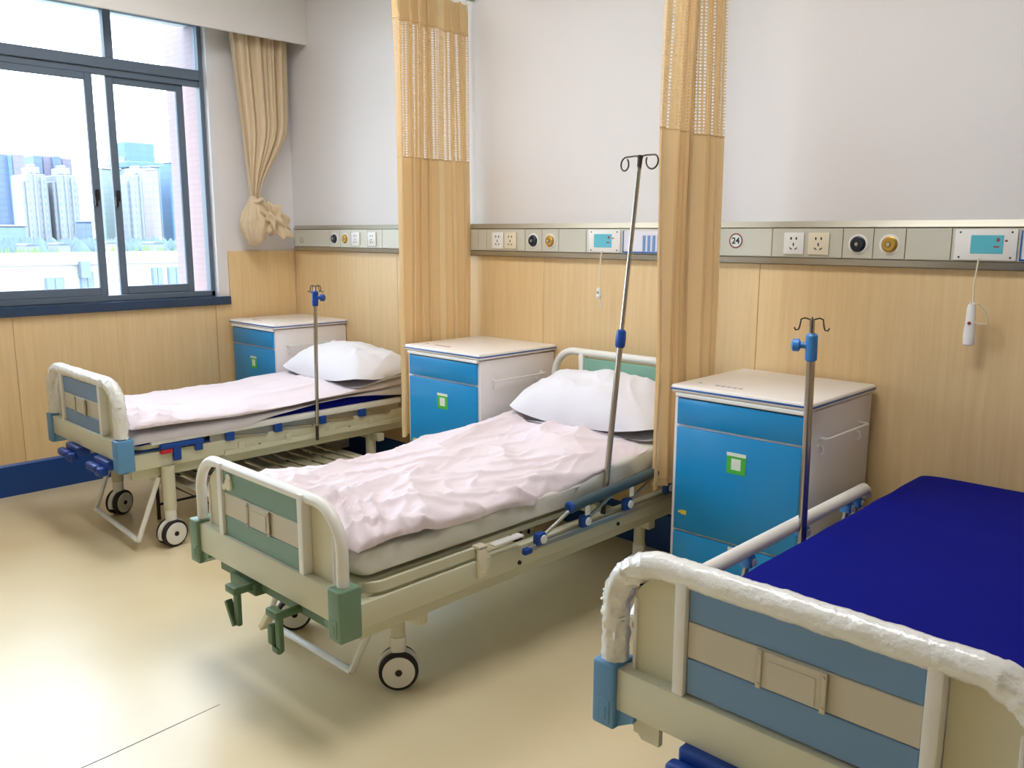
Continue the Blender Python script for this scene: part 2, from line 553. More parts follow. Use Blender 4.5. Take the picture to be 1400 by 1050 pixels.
f_grid = facade('tower_grid', (94, 113, 134), (125, 130, 134), 3.2, 4.2, 0.9)
GT = 'towers across the water'
def tower(name, label, body, extra=(), depth=22):
    root = empty(name, (body[1] - depth / 2, (body[2] + body[3]) / 2, -16), label, 'building', GT)
    inv = root.location
    def part(nm, X, a, b, zb, zt, m, d=depth):
        MB().box(X - d - inv.x, X - inv.x, a - inv.y, b - inv.y, zb + 16, zt + 16, 0.4, 1).build(nm, m, root, smooth=False)
    part('wall', body[1], body[2], body[3], -16, body[4], body[0])
    for nm, m, X, a, b, zb, zt, d in extra:
        part(nm, X, a, b, zb, zt, m, d)
    return root
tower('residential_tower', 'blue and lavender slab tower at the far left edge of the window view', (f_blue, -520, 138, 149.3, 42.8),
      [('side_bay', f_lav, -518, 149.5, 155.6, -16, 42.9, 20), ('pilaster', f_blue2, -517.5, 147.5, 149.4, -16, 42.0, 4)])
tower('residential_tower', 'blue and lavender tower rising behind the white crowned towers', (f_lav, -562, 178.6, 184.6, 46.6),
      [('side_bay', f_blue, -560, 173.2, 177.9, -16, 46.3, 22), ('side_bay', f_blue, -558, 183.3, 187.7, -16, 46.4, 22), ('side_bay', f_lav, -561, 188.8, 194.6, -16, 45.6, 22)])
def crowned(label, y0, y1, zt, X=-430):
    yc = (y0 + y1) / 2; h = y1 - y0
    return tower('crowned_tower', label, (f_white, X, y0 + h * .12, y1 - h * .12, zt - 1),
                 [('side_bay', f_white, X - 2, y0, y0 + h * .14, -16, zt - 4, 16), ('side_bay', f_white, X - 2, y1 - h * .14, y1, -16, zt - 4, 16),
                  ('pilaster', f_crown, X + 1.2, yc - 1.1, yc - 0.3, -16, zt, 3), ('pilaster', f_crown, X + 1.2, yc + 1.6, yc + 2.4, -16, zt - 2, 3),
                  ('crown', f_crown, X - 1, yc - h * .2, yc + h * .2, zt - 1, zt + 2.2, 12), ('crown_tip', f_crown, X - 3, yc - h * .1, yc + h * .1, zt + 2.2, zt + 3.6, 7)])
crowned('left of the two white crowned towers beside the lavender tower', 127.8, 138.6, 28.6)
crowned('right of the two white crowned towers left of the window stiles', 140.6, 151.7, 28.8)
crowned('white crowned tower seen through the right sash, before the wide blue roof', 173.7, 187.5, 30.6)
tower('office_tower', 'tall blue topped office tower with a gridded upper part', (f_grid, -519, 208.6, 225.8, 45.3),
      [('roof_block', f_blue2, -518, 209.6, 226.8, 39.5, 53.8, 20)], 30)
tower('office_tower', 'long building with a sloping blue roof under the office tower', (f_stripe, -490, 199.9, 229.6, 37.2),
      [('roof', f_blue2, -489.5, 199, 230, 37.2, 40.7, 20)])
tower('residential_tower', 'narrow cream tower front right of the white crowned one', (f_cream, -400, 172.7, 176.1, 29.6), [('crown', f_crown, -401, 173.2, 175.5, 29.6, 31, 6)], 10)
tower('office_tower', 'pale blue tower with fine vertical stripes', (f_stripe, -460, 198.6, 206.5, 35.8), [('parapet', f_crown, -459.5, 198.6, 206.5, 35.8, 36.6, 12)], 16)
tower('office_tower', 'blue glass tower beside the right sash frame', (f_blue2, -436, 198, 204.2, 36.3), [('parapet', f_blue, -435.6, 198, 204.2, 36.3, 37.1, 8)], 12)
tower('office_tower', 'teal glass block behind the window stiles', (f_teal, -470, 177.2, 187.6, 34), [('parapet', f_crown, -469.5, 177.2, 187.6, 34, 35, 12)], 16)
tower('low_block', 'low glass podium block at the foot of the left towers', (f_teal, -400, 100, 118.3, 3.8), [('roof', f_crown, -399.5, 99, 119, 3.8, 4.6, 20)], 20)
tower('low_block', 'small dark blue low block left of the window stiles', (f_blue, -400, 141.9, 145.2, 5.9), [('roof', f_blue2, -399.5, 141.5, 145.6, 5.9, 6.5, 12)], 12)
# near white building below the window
m_bright = mat('bright_render', (152, 145, 141), 0.8, var=0.03, scale=0.4)
m_shade = mat('window_shade_glass', (92, 103, 112), 0.2)
wb = empty('white_building', (-45, 20, -16), 'low bright white building with small windows just below the window', 'building')
MB().box(-14, 0, -22, 22, 0, 16.15).build('wall', m_bright, wb, smooth=False)
MB().box(-14.2, 0.15, -22.2, 22.2, 15.95, 16.25).build('parapet', m_bright, wb, smooth=False)
for (a, b, zb, zt) in ((13.9, 14.75, -1.32, -0.66), (15.5, 16.15, -1.28, -0.42), (19.1, 19.65, -1.2, -0.3), (19.95, 20.8, -1.3, -0.3)):
    fr = MB().box(0.0, 0.10, a - 20, b - 20, zb + 16, zt + 16).build('window', m_alu_win, wb, smooth=False)
    mid = (a + b) / 2 - 20
    MB().box(0.09, 0.13, a - 20 + 0.05, mid - 0.02, zb + 16.05, zt + 15.95).build('pane', m_shade, fr, smooth=False)
    MB().box(0.09, 0.13, mid + 0.02, b - 20 - 0.05, zb + 16.05, zt + 15.95).build('pane', m_shade, fr, smooth=False)
MB().box(0.0, 0.5, -4.55, -4.1, 15.3, 16.1).build('vent_hood', m_shade, wb, smooth=False)
# tree belts and roofs beyond
def belt(name, label, m, X0, X1, ya, yb, n, zlo, zhi, r0, r1, seed):
    rnd = random.Random(seed)
    mb = MB()
    for i in range(n):
        X = rnd.uniform(X0, X1); k = X / X0
        y = rnd.uniform(ya, yb) * k
        r = rnd.uniform(r0, r1)
        zt = rnd.uniform(zlo, zhi)
        mb.ball((X, y, (zt - 16) / 2), r, r, (zt + 16) / 2 + 0.2, 1)
    o = mb.build(name, m, smooth=True, ang=80)
    o['kind'] = 'stuff'
    return tag(o, label, 'trees')
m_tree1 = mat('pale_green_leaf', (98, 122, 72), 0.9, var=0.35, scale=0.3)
m_tree2 = mat('haze_tinted_tree', (84, 98, 104), 0.9, var=0.35, scale=0.2)  # distance haze mixed into the leaf colour
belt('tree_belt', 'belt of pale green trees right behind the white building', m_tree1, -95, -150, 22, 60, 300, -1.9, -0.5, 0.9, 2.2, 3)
belt('tree_belt', 'haze tinted grey blue belt of trees at the foot of the towers', m_tree2, -260, -370, 60, 165, 520, -2.4, 0.2, 2.0, 4.6, 4)
# pale low roofs in between
rnd = random.Random(12)
m_roof = mat('pale_roof', (127, 130, 134), 0.8)
for i in range(9):
    y = 62 + i * 11 + rnd.uniform(-2.5, 2.5)
    hb = rnd.uniform(-1.9, -1.2)
    root = empty('far_house', (-250, y, -16), 'small pale low house among the far trees', 'building', 'low houses among the far trees')
    MB().box(-4, 4, -1.5, 1.5, 0, hb + 16).build('wall', m_roof, root, smooth=False)
    MB().prism([(-1.7, hb + 16), (1.7, hb + 16), (1.1, hb + 16.4), (-1.1, hb + 16.4)], 'yz', -4.3, 4.3).build('roof', f_blue, root, smooth=False)
#SECTION2
# ================================================================ BED HEAD SERVICE UNITS
def outlet(mb_parent, x, z, yf, m, label):
    o = MB().lathe((x, yf, z), (0, -1, 0), [(0, 0.030), (0.004, 0.030), (0.006, 0.026), (0.012, 0.026), (0.016, 0.022), (0.016, 0.012), (0.012, 0.011), (0.012, 0.0)]).build('gas_outlet', m, mb_parent, label=label)
    MB().lathe((x, yf - 0.012, z), (0, -1, 0), [(0, 0.008), (0.008, 0.007), (0.009, 0.0)], 16).build('outlet_pin', m_metal, o)
    MB().lathe((x, yf, z), (0, -1, 0), [(0, 0.038), (0.002, 0.038), (0.003, 0.034)], 24).build('outlet_plate', m_white, o)
def socket(parent, x, z, yf, m, label=None):
    s = MB().box(x - 0.043, x + 0.043, yf - 0.008, yf, z - 0.043, z + 0.043, 0.004, 2).build('wall_socket', m, parent)
    if label: s['label'] = label
    h = MB(); y0, y1 = yf - 0.0088, yf - 0.0078
    h.box(x - 0.014, x - 0.008, y0, y1, z + 0.015, z + 0.025).box(x + 0.008, x + 0.014, y0, y1, z + 0.015, z + 0.025)
    h.box(x - 0.0025, x + 0.0025, y0, y1, z - 0.010, z + 0.003)
    mt = Matrix.Translation((x - 0.011, 0, z - 0.020)) @ Matrix.Rotation(radians(35), 4, 'Y')
    h.box(-0.0065, 0.0065, y0, y1, -0.002, 0.002, mtx=mt)
    mt = Matrix.Translation((x + 0.011, 0, z - 0.020)) @ Matrix.Rotation(radians(-35), 4, 'Y')
    h.box(-0.0065, 0.0065, y0, y1, -0.002, 0.002, mtx=mt)
    h.build('socket_slots', m_ink, s, smooth=False)
def head_unit(x0, x1, label, seams, sockets, outlets, screen=None, chart=None, number=None, extra=None):
    root = empty('bed_head_unit', ((x0 + x1) / 2, YB, 1.383), label, 'wall panel')
    inv = Matrix.Translation((-(x0 + x1) / 2, -YB, -1.383))
    kids = []
    ch = MB().prism([(YB - 0.0005, 1.383), (YB - 0.036, 1.383), (YB - 0.049, 1.406), (YB - 0.040, 1.410), (YB - 0.040, 1.525), (YB - 0.049, 1.529), (YB - 0.036, 1.553), (YB - 0.0005, 1.553)], 'yz', x0, x1)
    o = ch.build('channel', m_unit_lip, root, smooth=False); kids.append(o)
    yf = YB - 0.047
    e = [x0] + seams + [x1]
    for a, b in zip(e[:-1], e[1:]):
        kids.append(MB().box(a + 0.0015, b - 0.0015, yf, YB - 0.039, 1.4115, 1.5235, 0.001, 1).build('cover_plate', m_unit, root))
    n0 = set(bpy.data.objects)
    for x, m, lb in sockets:
        socket(root, x, 1.465, yf, m, lb)
    for x, m, lb in outlets:
        outlet(root, x, 1.465, yf, m, lb)
    if screen:
        a, b, sa, sb = screen
        p = MB().box(a, b, yf - 0.006, yf, 1.414, 1.520, 0.003, 2).build('call_module', m_white, root)
        MB().box(sa, sb, yf - 0.0075, yf - 0.005, 1.437, 1.500, 0.002, 1).build('screen', m_cyan, p)
        pr = MB().box(sb + 0.004, sb + 0.012, yf - 0.0075, yf - 0.0055, 1.478, 1.484).box(sb - 0.030, sb - 0.012, yf - 0.0080, yf - 0.0070, 1.458, 1.463).box(sb - 0.022, sb - 0.012, yf - 0.0080, yf - 0.0070, 1.478, 1.490)
        pr.build('indicator', m_redprint, p, smooth=False)
        for sx in (a + 0.018, b - 0.018):
            for sz in (1.424, 1.510):
                MB().lathe((sx, yf - 0.006, sz), (0, -1, 0), [(0, 0.0035), (0.002, 0.003), (0.002, 0)], 10).build('screw', m_dark_metal, p)
    if chart:
        a, b = chart
        p = MB().box(a, b, yf - 0.003, yf, 1.418, 1.516, 0.001, 1).build('chart_holder', m_chart, root)
        MB().box(a - 0.001, b + 0.001, yf - 0.006, yf, 1.414, 1.420).box(a - 0.003, a + 0.001, yf - 0.006, yf, 1.414, 1.516).build('holder_edge', m_edge_blue, p)
        n = 5
        for i in range(n):
            xa = a + (b - a) * (0.45 + 0.11 * i)
            MB().box(xa, xa + (b - a) * 0.06, yf - 0.0045, yf - 0.0028, 1.422, 1.494).build('divider', m_chart_blue, p)
    if number:
        xn, zn = number
        r = MB().lathe((xn, yf, zn), (0, -1, 0), [(0, 0.029), (0.0012, 0.029), (0.0012, 0.0)], 36).build('number_badge', m_sticker_w, root)
        MB().tube([(xn + 0.0285 * cos(t * 2 * pi / 40), yf - 0.0012, zn + 0.0285 * sin(t * 2 * pi / 40)) for t in range(40)], 0.0026, 6, closed=True).build('badge_ring', m_redprint, r)
        text('number_print', '24', 0.037, (xn, yf - 0.0016, zn - 0.001), (pi / 2, 0, 0), m_ink, r)
    if extra:
        xn = extra
        MB().tube([(xn + 0.018 * cos(t * 2 * pi / 24), yf - 0.001, 1.452 + 0.018 * sin(t * 2 * pi / 24)) for t in range(24)], 0.002, 6, closed=True).build('badge_ring', m_grey_print, root)
        text('number_print', '22', 0.02, (xn, yf - 0.0008, 1.488), (pi / 2, 0, 0), m_ink, root) if False else None
    new = [o for o in bpy.data.objects if o not in n0 and o.parent == root] + kids
    for o in new:
        if o.type == 'MESH':
            o.data.transform(inv)
            for c in o.children:
                if c.matrix_basis.translation.length > 0.0001:
                    c.location = inv @ c.location
                else:
                    c.data.transform(inv)
    return root
head_unit(-5.309, -3.535, 'grey bed head service unit on the wall nearest the window corner', [-4.873, -4.751, -4.632, -4.452, -4.30],
          [(-4.572, m_white, None), (-4.40, m_white, None)], [(-4.812, m_blk_out, 'dark blue gas outlet'), (-4.692, m_yel_out, 'yellow gas outlet')], extra=-5.21)
head_unit(-3.50, -1.985, 'grey bed head service unit between the two long bed curtains', [-3.437, -3.371, -3.083, -2.965, -2.851, -2.673],
          [(-3.281, m_white, 'white wall socket'), (-3.185, m_cream_pl, 'cream wall socket')], [(-3.024, m_blk_out, 'dark gas outlet'), (-2.908, m_yel_out, 'brass coloured gas outlet')],
          screen=(-2.655, -2.463, -2.62, -2.512), chart=(-2.445, -2.20))
head_unit(-1.98, 0.30, 'grey bed head service unit marked 24 above the blue mattress bed', [-1.694, -1.400, -1.283, -1.166, -1.009],
          [(-1.597, m_white, 'white wall socket'), (-1.494, m_cream_pl, 'cream wall socket')], [(-1.340, m_blk_out, 'dark gas outlet'), (-1.222, m_yel_out, 'brass coloured gas outlet')],
          screen=(-0.998, -0.800, -0.945, -0.842), chart=(-0.788, -0.54), number=(-1.859, 1.474))

# nurse call handsets hanging under their modules
def handset(x, zb, zt, label, small=False):
    root = empty('call_handset', (x, 3.262, 1.414), label, 'call handset', None)
    k = 0.8 if small else 1.0
    y = -0.018
    zt_, zb_ = zt - 1.414, zb - 1.414
    h = zt_ - zb_
    prof = []
    mb = MB()
    mb.tube([(0.0, y, zb_), (0.0, y, zb_ + 0.004), (0.0, y, zb_ + h * .3), (0, y, zb_ + h * .62), (0.0, y, zb_ + h * .9), (0, y, zt_)],
            [0.014 * k, 0.019 * k, 0.020 * k, 0.016 * k, 0.015 * k, 0.011 * k], 18, scale2=0.62)
    body = mb.build('handset_body', m_white, root)
    MB().lathe((0, y - 0.0105 * k, zb_ + h * .55), (0, -1, 0), [(0, 0.006), (0.004, 0.005), (0.005, 0)], 14).build('call_button', m_redprint if not small else m_grey_print, body)
    # straight cord down from the module, then a coiled loop
    cx = 0.004
    MB().tube([(cx, -0.006, 0.006), (cx, -0.014, -0.02), (cx - 0.004, -0.016, zt_ * 0.6), (cx - 0.002, -0.016, zt_ + 0.01), (cx + 0.004, -0.018, zt_ - 0.01)], 0.0028, 8).build('cord', m_cream_pl, root)
    if not small:
        pts = []
        base = [(0.004, -0.02, zt_), (0.022, -0.02, zt_ + 0.004), (0.045, -0.02, zt_ - 0.02), (0.055, -0.02, zt_ - 0.05), (0.052, -0.02, zt_ - 0.064), (0.032, -0.02, zt_ - 0.066), (0.010, -0.02, zt_ - 0.06)]
        N = 220
        for i in range(N + 1):
            t = i / N * (len(base) - 1); a = min(int(t), len(base) - 2); f = t - a
            p = Vector(base[a]).lerp(Vector(base[a + 1]), f)
            ang = i * 1.1
            pts.append(p + Vector((0, 1, 0)) * cos(ang) * 0.0035 + Vector((1, 0, 1)).normalized() * sin(ang) * 0.0022)
        MB().tube(pts, 0.0016, 6).build('coiled_cord', m_cream_pl, root)
        MB().tube([(0.0, y, zt_), (-0.006, y, zt_ + 0.010)], 0.003, 6).tube([(0.004, y, zt_), (0.006, y, zt_ + 0.010)], 0.003, 6).build('hanging_hook', m_white, body)
    else:
        MB().tube([(0.0, y, zb_ + 0.02), (0.010, y, zb_ - 0.02), (0.016, y, zb_ - 0.055)], 0.0024, 8).build('strap', m_white, root)
    return root
handset(-0.916, 1.118, 1.262, 'white call handset with coiled cord loop hanging at the right end')
handset(-2.566, 1.195, 1.245, 'small white call handset hanging behind the tall tilted drip pole', True)

# ================================================================ CURTAINS
def bed_curtain(name, xc, y0, y1, label, nf, amp, seed, ztop=2.70, zh=2.545, zn=1.885, zb=0.43, flare=0.0):
    root = empty(name, (xc, (y0 + y1) / 2, zb), label, 'curtain', 'tall bed curtains')
    rnd = random.Random(seed)
    ph = [rnd.uniform(-0.5, 0.5) for _ in range(40)]
    am = [rnd.uniform(0.45, 1.45) for _ in range(40)]
    yc = (y0 + y1) / 2
    def P(t, z):
        k = (ztop - z) / (ztop - zb)
        f = nf * (t + 0.045 * sin(2 * pi * t * 1.6 + seed) * (1 - abs(2 * t - 1)) + 0.018 * sin(2 * pi * t * 4.3 + seed * 2) * (1 - abs(2 * t - 1)))
        f += 0.10 * k * sin(2 * pi * t * 1.1 + seed)
        i = max(0, int(f)); q = f - i
        a = am[i % 40] * (1 - q) + am[(i + 1) % 40] * q
        wv = sin(2 * pi * f + ph[i % 40] * 0.0)
        wv = wv * 0.75 + 0.25 * sin(2 * pi * f * 2 + 1.3 * k)
        sway = 0.010 * sin(3.2 * k + 6 * t)
        head = 1.0 if z < zh + 0.02 else 0.75
        x = amp * a * wv * head * (1 + 0.15 * k) + sway
        yy = (y0 - yc) + (y1 - y0) * t + 0.012 * sin(4 * pi * f + 0.6) - flare * sin(pi * min(1, k * 1.3)) * (1 - t) ** 2
        yy += 0.012 * noise.noise(Vector((t * 5, k * 2.2, seed)))
        return Vector((x, yy, z - zb))
    L = 2.4 * (y1 - y0)
    nu = 24 * nf
    def piece(nm, za, zb_, m, nv, lab=None):
        fn = lambda u, v: P(u, za + (zb_ - za) * v)
        uf = lambda u, v: (u * L, za + (zb_ - za) * v)
        o = MB().grid(fn, nu, nv, uf).build(nm, m, root, ang=180)
        if lab: o['label'] = lab
    piece('cloth_panel', zn, zb, m_curt, 40)
    piece('net_panel', zh, zn, m_net, 14, 'open beige netting')
    piece('heading_band', ztop, zh, m_curt, 4)
    for zz in (zh, zn, zb + 0.03):
        s = MB().tube([P(i / nu, zz) + Vector((-0.0015, 0, 0)) for i in range(nu + 1)], 0.003 if zz > 0.5 else 0.0016, 5)
        s.build('hem', m_curt, root, ang=180)
    for i in range(nf + 1):
        t = (i + 0.02) / nf if i < nf else 0.995
        p = P(min(t, 0.999), ztop)
        MB().tube([p + Vector((0, 0, -0.03)), p + Vector((0, 0, 0.004)), Vector((0, p.y, ztop - zb + 0.022))], 0.0025, 6).build('curtain_hook', m_white, root)
    return root
bed_curtain('bed_curtain', -3.515, 2.755, 3.272, 'beige curtain with net top between the window bed and the green bed', 7, 0.040, 3)
bed_curtain('bed_curtain', -1.862, 2.71, 3.125, 'beige curtain with net top between the green bed and the 24 service unit', 6, 0.030, 9, zb=0.50, flare=0.045)
m_track = mat('green_grey_track', (150, 172, 142), 0.4)
for xc, lb in ((-3.515, 'green grey ceiling track of the curtain nearest the window'), (-1.862, 'green grey ceiling track of the right curtain')):
    t = MB().box(xc - 0.011, xc + 0.011, 0.6, YB - 0.001, 2.722, 2.742, 0.002, 1)
    o = t.build('curtain_track', m_track)
    tag(o, lb, 'curtain track')
    for yy in (0.9, 1.9, 3.0):
        MB().cyl((xc, yy, 2.742), (xc, yy, ZC), 0.005).build('hanger_rod', m_white, o)

# gathered window curtain tied into a knot
def window_curtain():
    xc, yc0 = -5.235, 3.035
    root = empty('window_curtain', (xc, 3.0, 1.45), 'beige window curtain gathered and knotted in the corner by the window', 'curtain')
    zt, zk = 2.95, 1.715
    def P(t, z):
        k = max(0, min(1, (2.74 - z) / (2.74 - zk)))
        lft = 2.835 * (1 - k) + 2.925 * k                      # straight taper on the window side
        kk = max(0, (k - 0.5) / 0.5)
        rgt = 3.255 - 0.04 * k - 0.23 * kk * kk * (3 - 2 * kk)
        f = t * 6 + 0.35 * sin(t * 9 + 1) + 0.12 * sin(t * 23)
        amp = 0.046 * (1 - 0.5 * k)
        sv = sin(2 * pi * f)
        x = amp * ((abs(sv) ** 0.6) * (1 if sv > 0 else -1) * (0.7 + 0.3 * sin(t * 17 + 1)) + 0.25 * sin(4 * pi * f + 2)) - 0.015
        yy = lft + (rgt - lft) * t + 0.010 * sin(4 * pi * f) * (1 - k)
        return Vector((x, yy - 3.0, z - 1.45))
    MB().grid(lambda u, v: P(u, zt + (zk - zt) * v), 240, 50).build('gathered_cloth', m_curt_win, root, ang=180)
    # knot and hanging bundle
    mb = MB()
    vs = mb.ball((0.0, -0.07, 0.13), 0.075, 0.092, 0.165, 5)
    for v in vs:
        d = Vector((v.co.x, v.co.y + 0.07, (v.co.z - 0.13) * 0.55))
        ang = math.atan2(d.y, d.x)
        rid = 1 - abs(noise.noise(Vector((cos(ang) * 3.2, sin(ang) * 3.2, v.co.z * 2.5 + 2)))) * 3
        rid2 = noise.noise(v.co * 22) - abs(noise.noise(v.co * 12))
        zf = (v.co.z - 0.13) / 0.155
        s = 1 + 0.22 * rid - 0.10 + 0.14 * rid2
        s *= 0.55 + 0.45 * min(1, (1.05 - zf) * 0.9) if zf > 0 else 1.0
        v.co = Vector((v.co.x * s, (v.co.y + 0.07) * s - 0.07, v.co.z))
    mb.build('bundle', m_curt_win, root, ang=180)
    mb = MB()
    vs = mb.ball((0.03, 0.045, 0.150), 0.055, 0.095, 0.085, 5)
    for v in vs:
        n1 = noise.noise(v.co * 26); n2 = abs(noise.noise(v.co * 17 + Vector((5, 2, 1))))
        d = v.co - Vector((0.03, 0.045, 0.150))
        v.co += d * (0.7 * n1 - 1.5 * n2 + 0.40)
        v.co.z -= (v.co.y - 0.045) * 0.5
    mb.build('knot', m_curt_win, root, ang=180)
    MB().tube([(0.035 * cos(t * 2 * pi / 24), -0.045 + 0.040 * sin(t * 2 * pi / 24), 0.262 + 0.008 * sin(t * 4 * pi / 24)) for t in range(24)], 0.014, 10, closed=True).build('tie', m_curt_win, root)
window_curtain()

# ================================================================ CABINETS
def cabinet(x, y, label, lower_label=True):
    root = empty('bedside_cabinet', (x, y, 0), label, 'cabinet', 'blue and white bedside cabinets')
    h, D = 0.935, 0.535
    MB().box(-0.272, 0.272, 0.006, D, 0.055, 0.900, 0.004, 2).build('body', m_cab_white, root)
    tp = MB().box(-0.284, 0.284, -0.012, D + 0.006, 0.905, h, 0.010, 3).build('worktop', m_cab_top, root)
    MB().box(-0.2855, 0.2855, -0.0135, D + 0.004, 0.9155, 0.9245, 0.004, 2).build('edge_band', m_edge_blue, tp)
    pr = MB().lathe((-0.215, 0.09, h), (0, 0, 1), [(0, 0.007), (0.0006, 0.007), (0.0006, 0)], 14)
    for i in range(5):
        pr.box(-0.14 + i * 0.024, -0.14 + i * 0.024 + 0.016, 0.07, 0.086, h, h + 0.0005)
    pr.build('worn_print', m_redprint if x < -2 else m_grey_print, tp, smooth=False)
    MB().box(-0.262, 0.262, -0.010, 0.006, 0.889, 0.905, 0.003, 1).build('pull_out_edge', m_white, root)
    dr = MB().box(-0.253, 0.253, -0.006, 0.012, 0.783, 0.884, 0.003, 2).build('drawer', m_cab_blue, root)
    MB().box(-0.253, 0.253, -0.001, 0.010, 0.884, 0.889).build('drawer_gap_shade', m_ink, dr, smooth=False)  # dark strip painting the recess shadow above the drawer
    door = MB().box(-0.253, 0.253, -0.006, 0.012, 0.364, 0.773, 0.003, 2).build('door', m_cab_blue, root)
    MB().box(-0.253, 0.253, -0.006, 0.012, 0.075, 0.354, 0.003, 2).build('lower_drawer', m_cab_blue, root)
    st = MB().box(-0.032, 0.046, -0.0072, -0.006, 0.632, 0.712, 0.0005, 1).build('sticker', m_sticker_g, door)
    st2 = MB().box(-0.032, 0.046, -0.0078, -0.007, 0.699, 0.712).box(-0.012, 0.026, -0.0078, -0.007, 0.648, 0.690)
    st2.build('sticker_print', m_sticker_w, door, smooth=False)
    MB().box(-0.232, -0.222, -0.0072, -0.006, 0.432, 0.441).box(-0.220, -0.196, -0.0072, -0.006, 0.428, 0.445).build('small_tag', m_yellow, door, smooth=False)
    MB().box(-0.01, 0.02, -0.0072, -0.006, 0.318, 0.350).build('small_tag', m_white, root, smooth=False)
    # towel rail on the right side
    tr = MB()
    tr.tube([(0.272, 0.085, 0.80), (0.300, 0.085, 0.80), (0.305, 0.10, 0.80), (0.305, 0.42, 0.80), (0.300, 0.435, 0.80), (0.272, 0.435, 0.80)], 0.0045, 8)
    tr.lathe((0.272, 0.085, 0.80), (1, 0, 0), [(0, 0.012), (0.004, 0.011), (0.004, 0)], 14).lathe((0.272, 0.435, 0.80), (1, 0, 0), [(0, 0.012), (0.004, 0.011), (0.004, 0)], 14)
    tr.build('towel_rail', m_white, root)
    for yy in (0.085, 0.40):
        hk = MB().tube([(0.272, yy, 0.775), (0.288, yy, 0.772), (0.292, yy, 0.750), (0.286, yy, 0.742), (0.281, yy, 0.748)], 0.0035, 8)
        hk.lathe((0.272, yy, 0.772), (1, 0, 0), [(0, 0.010), (0.003, 0.009), (0.003, 0)], 12)
        hk.build('towel_hook', m_white, root)
    for sx in (-0.23, 0.23):
        for yy in (0.06, D - 0.06):
            MB().cyl((sx, yy, 0.035), (sx, yy, 0.056), 0.012).lathe((sx - 0.01, yy, 0.025), (1, 0, 0), [(0, 0.020), (0.001, 0.024), (0.019, 0.024), (0.02, 0.020)], 18).build('castor', m_rubber, root)
    return root
cabinet(-5.030, 2.765, 'blue fronted bedside cabinet in the corner by the window')
cabinet(-3.170, 2.765, 'blue fronted bedside cabinet standing against the curtain left of the green bed')
cabinet(-1.5175, 2.742, 'blue fronted bedside cabinet left of the blue mattress bed')

# ================================================================ BEDS
def castor_part(root, x, y, ang, zc=0.066, r=0.066, col_top=0.35, col_r=0.024, off=0.0):
    """twin wheel castor: stem column, hood, two wheels with tyre, cover and cap"""
    a = Vector((cos(ang), sin(ang), 0))
    c = Vector((x, y, zc))
    fwd = Vector((-a.y, a.x, 0))
    hood = MB()
    pts = []
    outline = [(cos(t) * (r + 0.004), sin(t) * (r + 0.004)) for t in [radians(-20 + 220 * i / 24) for i in range(25)]] + [(-0.03, -0.035), (0.03, -0.035)]
    A = [hood.bm.verts.new(c + fwd * p[0] + Vector((0, 0, p[1])) - a * 0.012) for p in outline]
    B = [hood.bm.verts.new(c + fwd * p[0] + Vector((0, 0, p[1])) + a * 0.012) for p in outline]
    hood.bm.faces.new(A); hood.bm.faces.new(list(reversed(B)))
    for i in range(len(A)):
        hood.bm.faces.new((A[i], B[i], B[(i + 1) % len(A)], A[(i + 1) % len(A)]))
    st = Vector((x, y, 0)) + fwd * off
    hood.cyl((st.x, st.y, 2 * r - 0.012), (st.x, st.y, 2 * r + 0.05), 0.027, 0.027, 20)
    h = hood.build('castor', m_frame_w, root)
    for s in (-1, 1):
        cc = c + a * (0.013 * s)
        MB().lathe(cc, a * s, [(0, r - 0.014), (0, r - 0.003), (0.004, r), (0.018, r), (0.023, r - 0.004), (0.024, r - 0.014)], 36).build('tyre', m_rubber, h)
        MB().lathe(cc, a * s, [(0.016, r - 0.012), (0.0255, r - 0.012), (0.028, r - 0.020), (0.029, 0.016), (0.027, 0.012), (0.027, 0)], 36).build('wheel_cover', m_frame_w, h)
        MB().lathe(cc, a * s, [(0.026, 0.012), (0.030, 0.011), (0.031, 0.006), (0.031, 0)], 18).build('hub_cap', m_black, h)
    MB().cyl((st.x, st.y, 2 * r + 0.05), (st.x, st.y, col_top), col_r, col_r, 22).build('leg', m_frame, root)

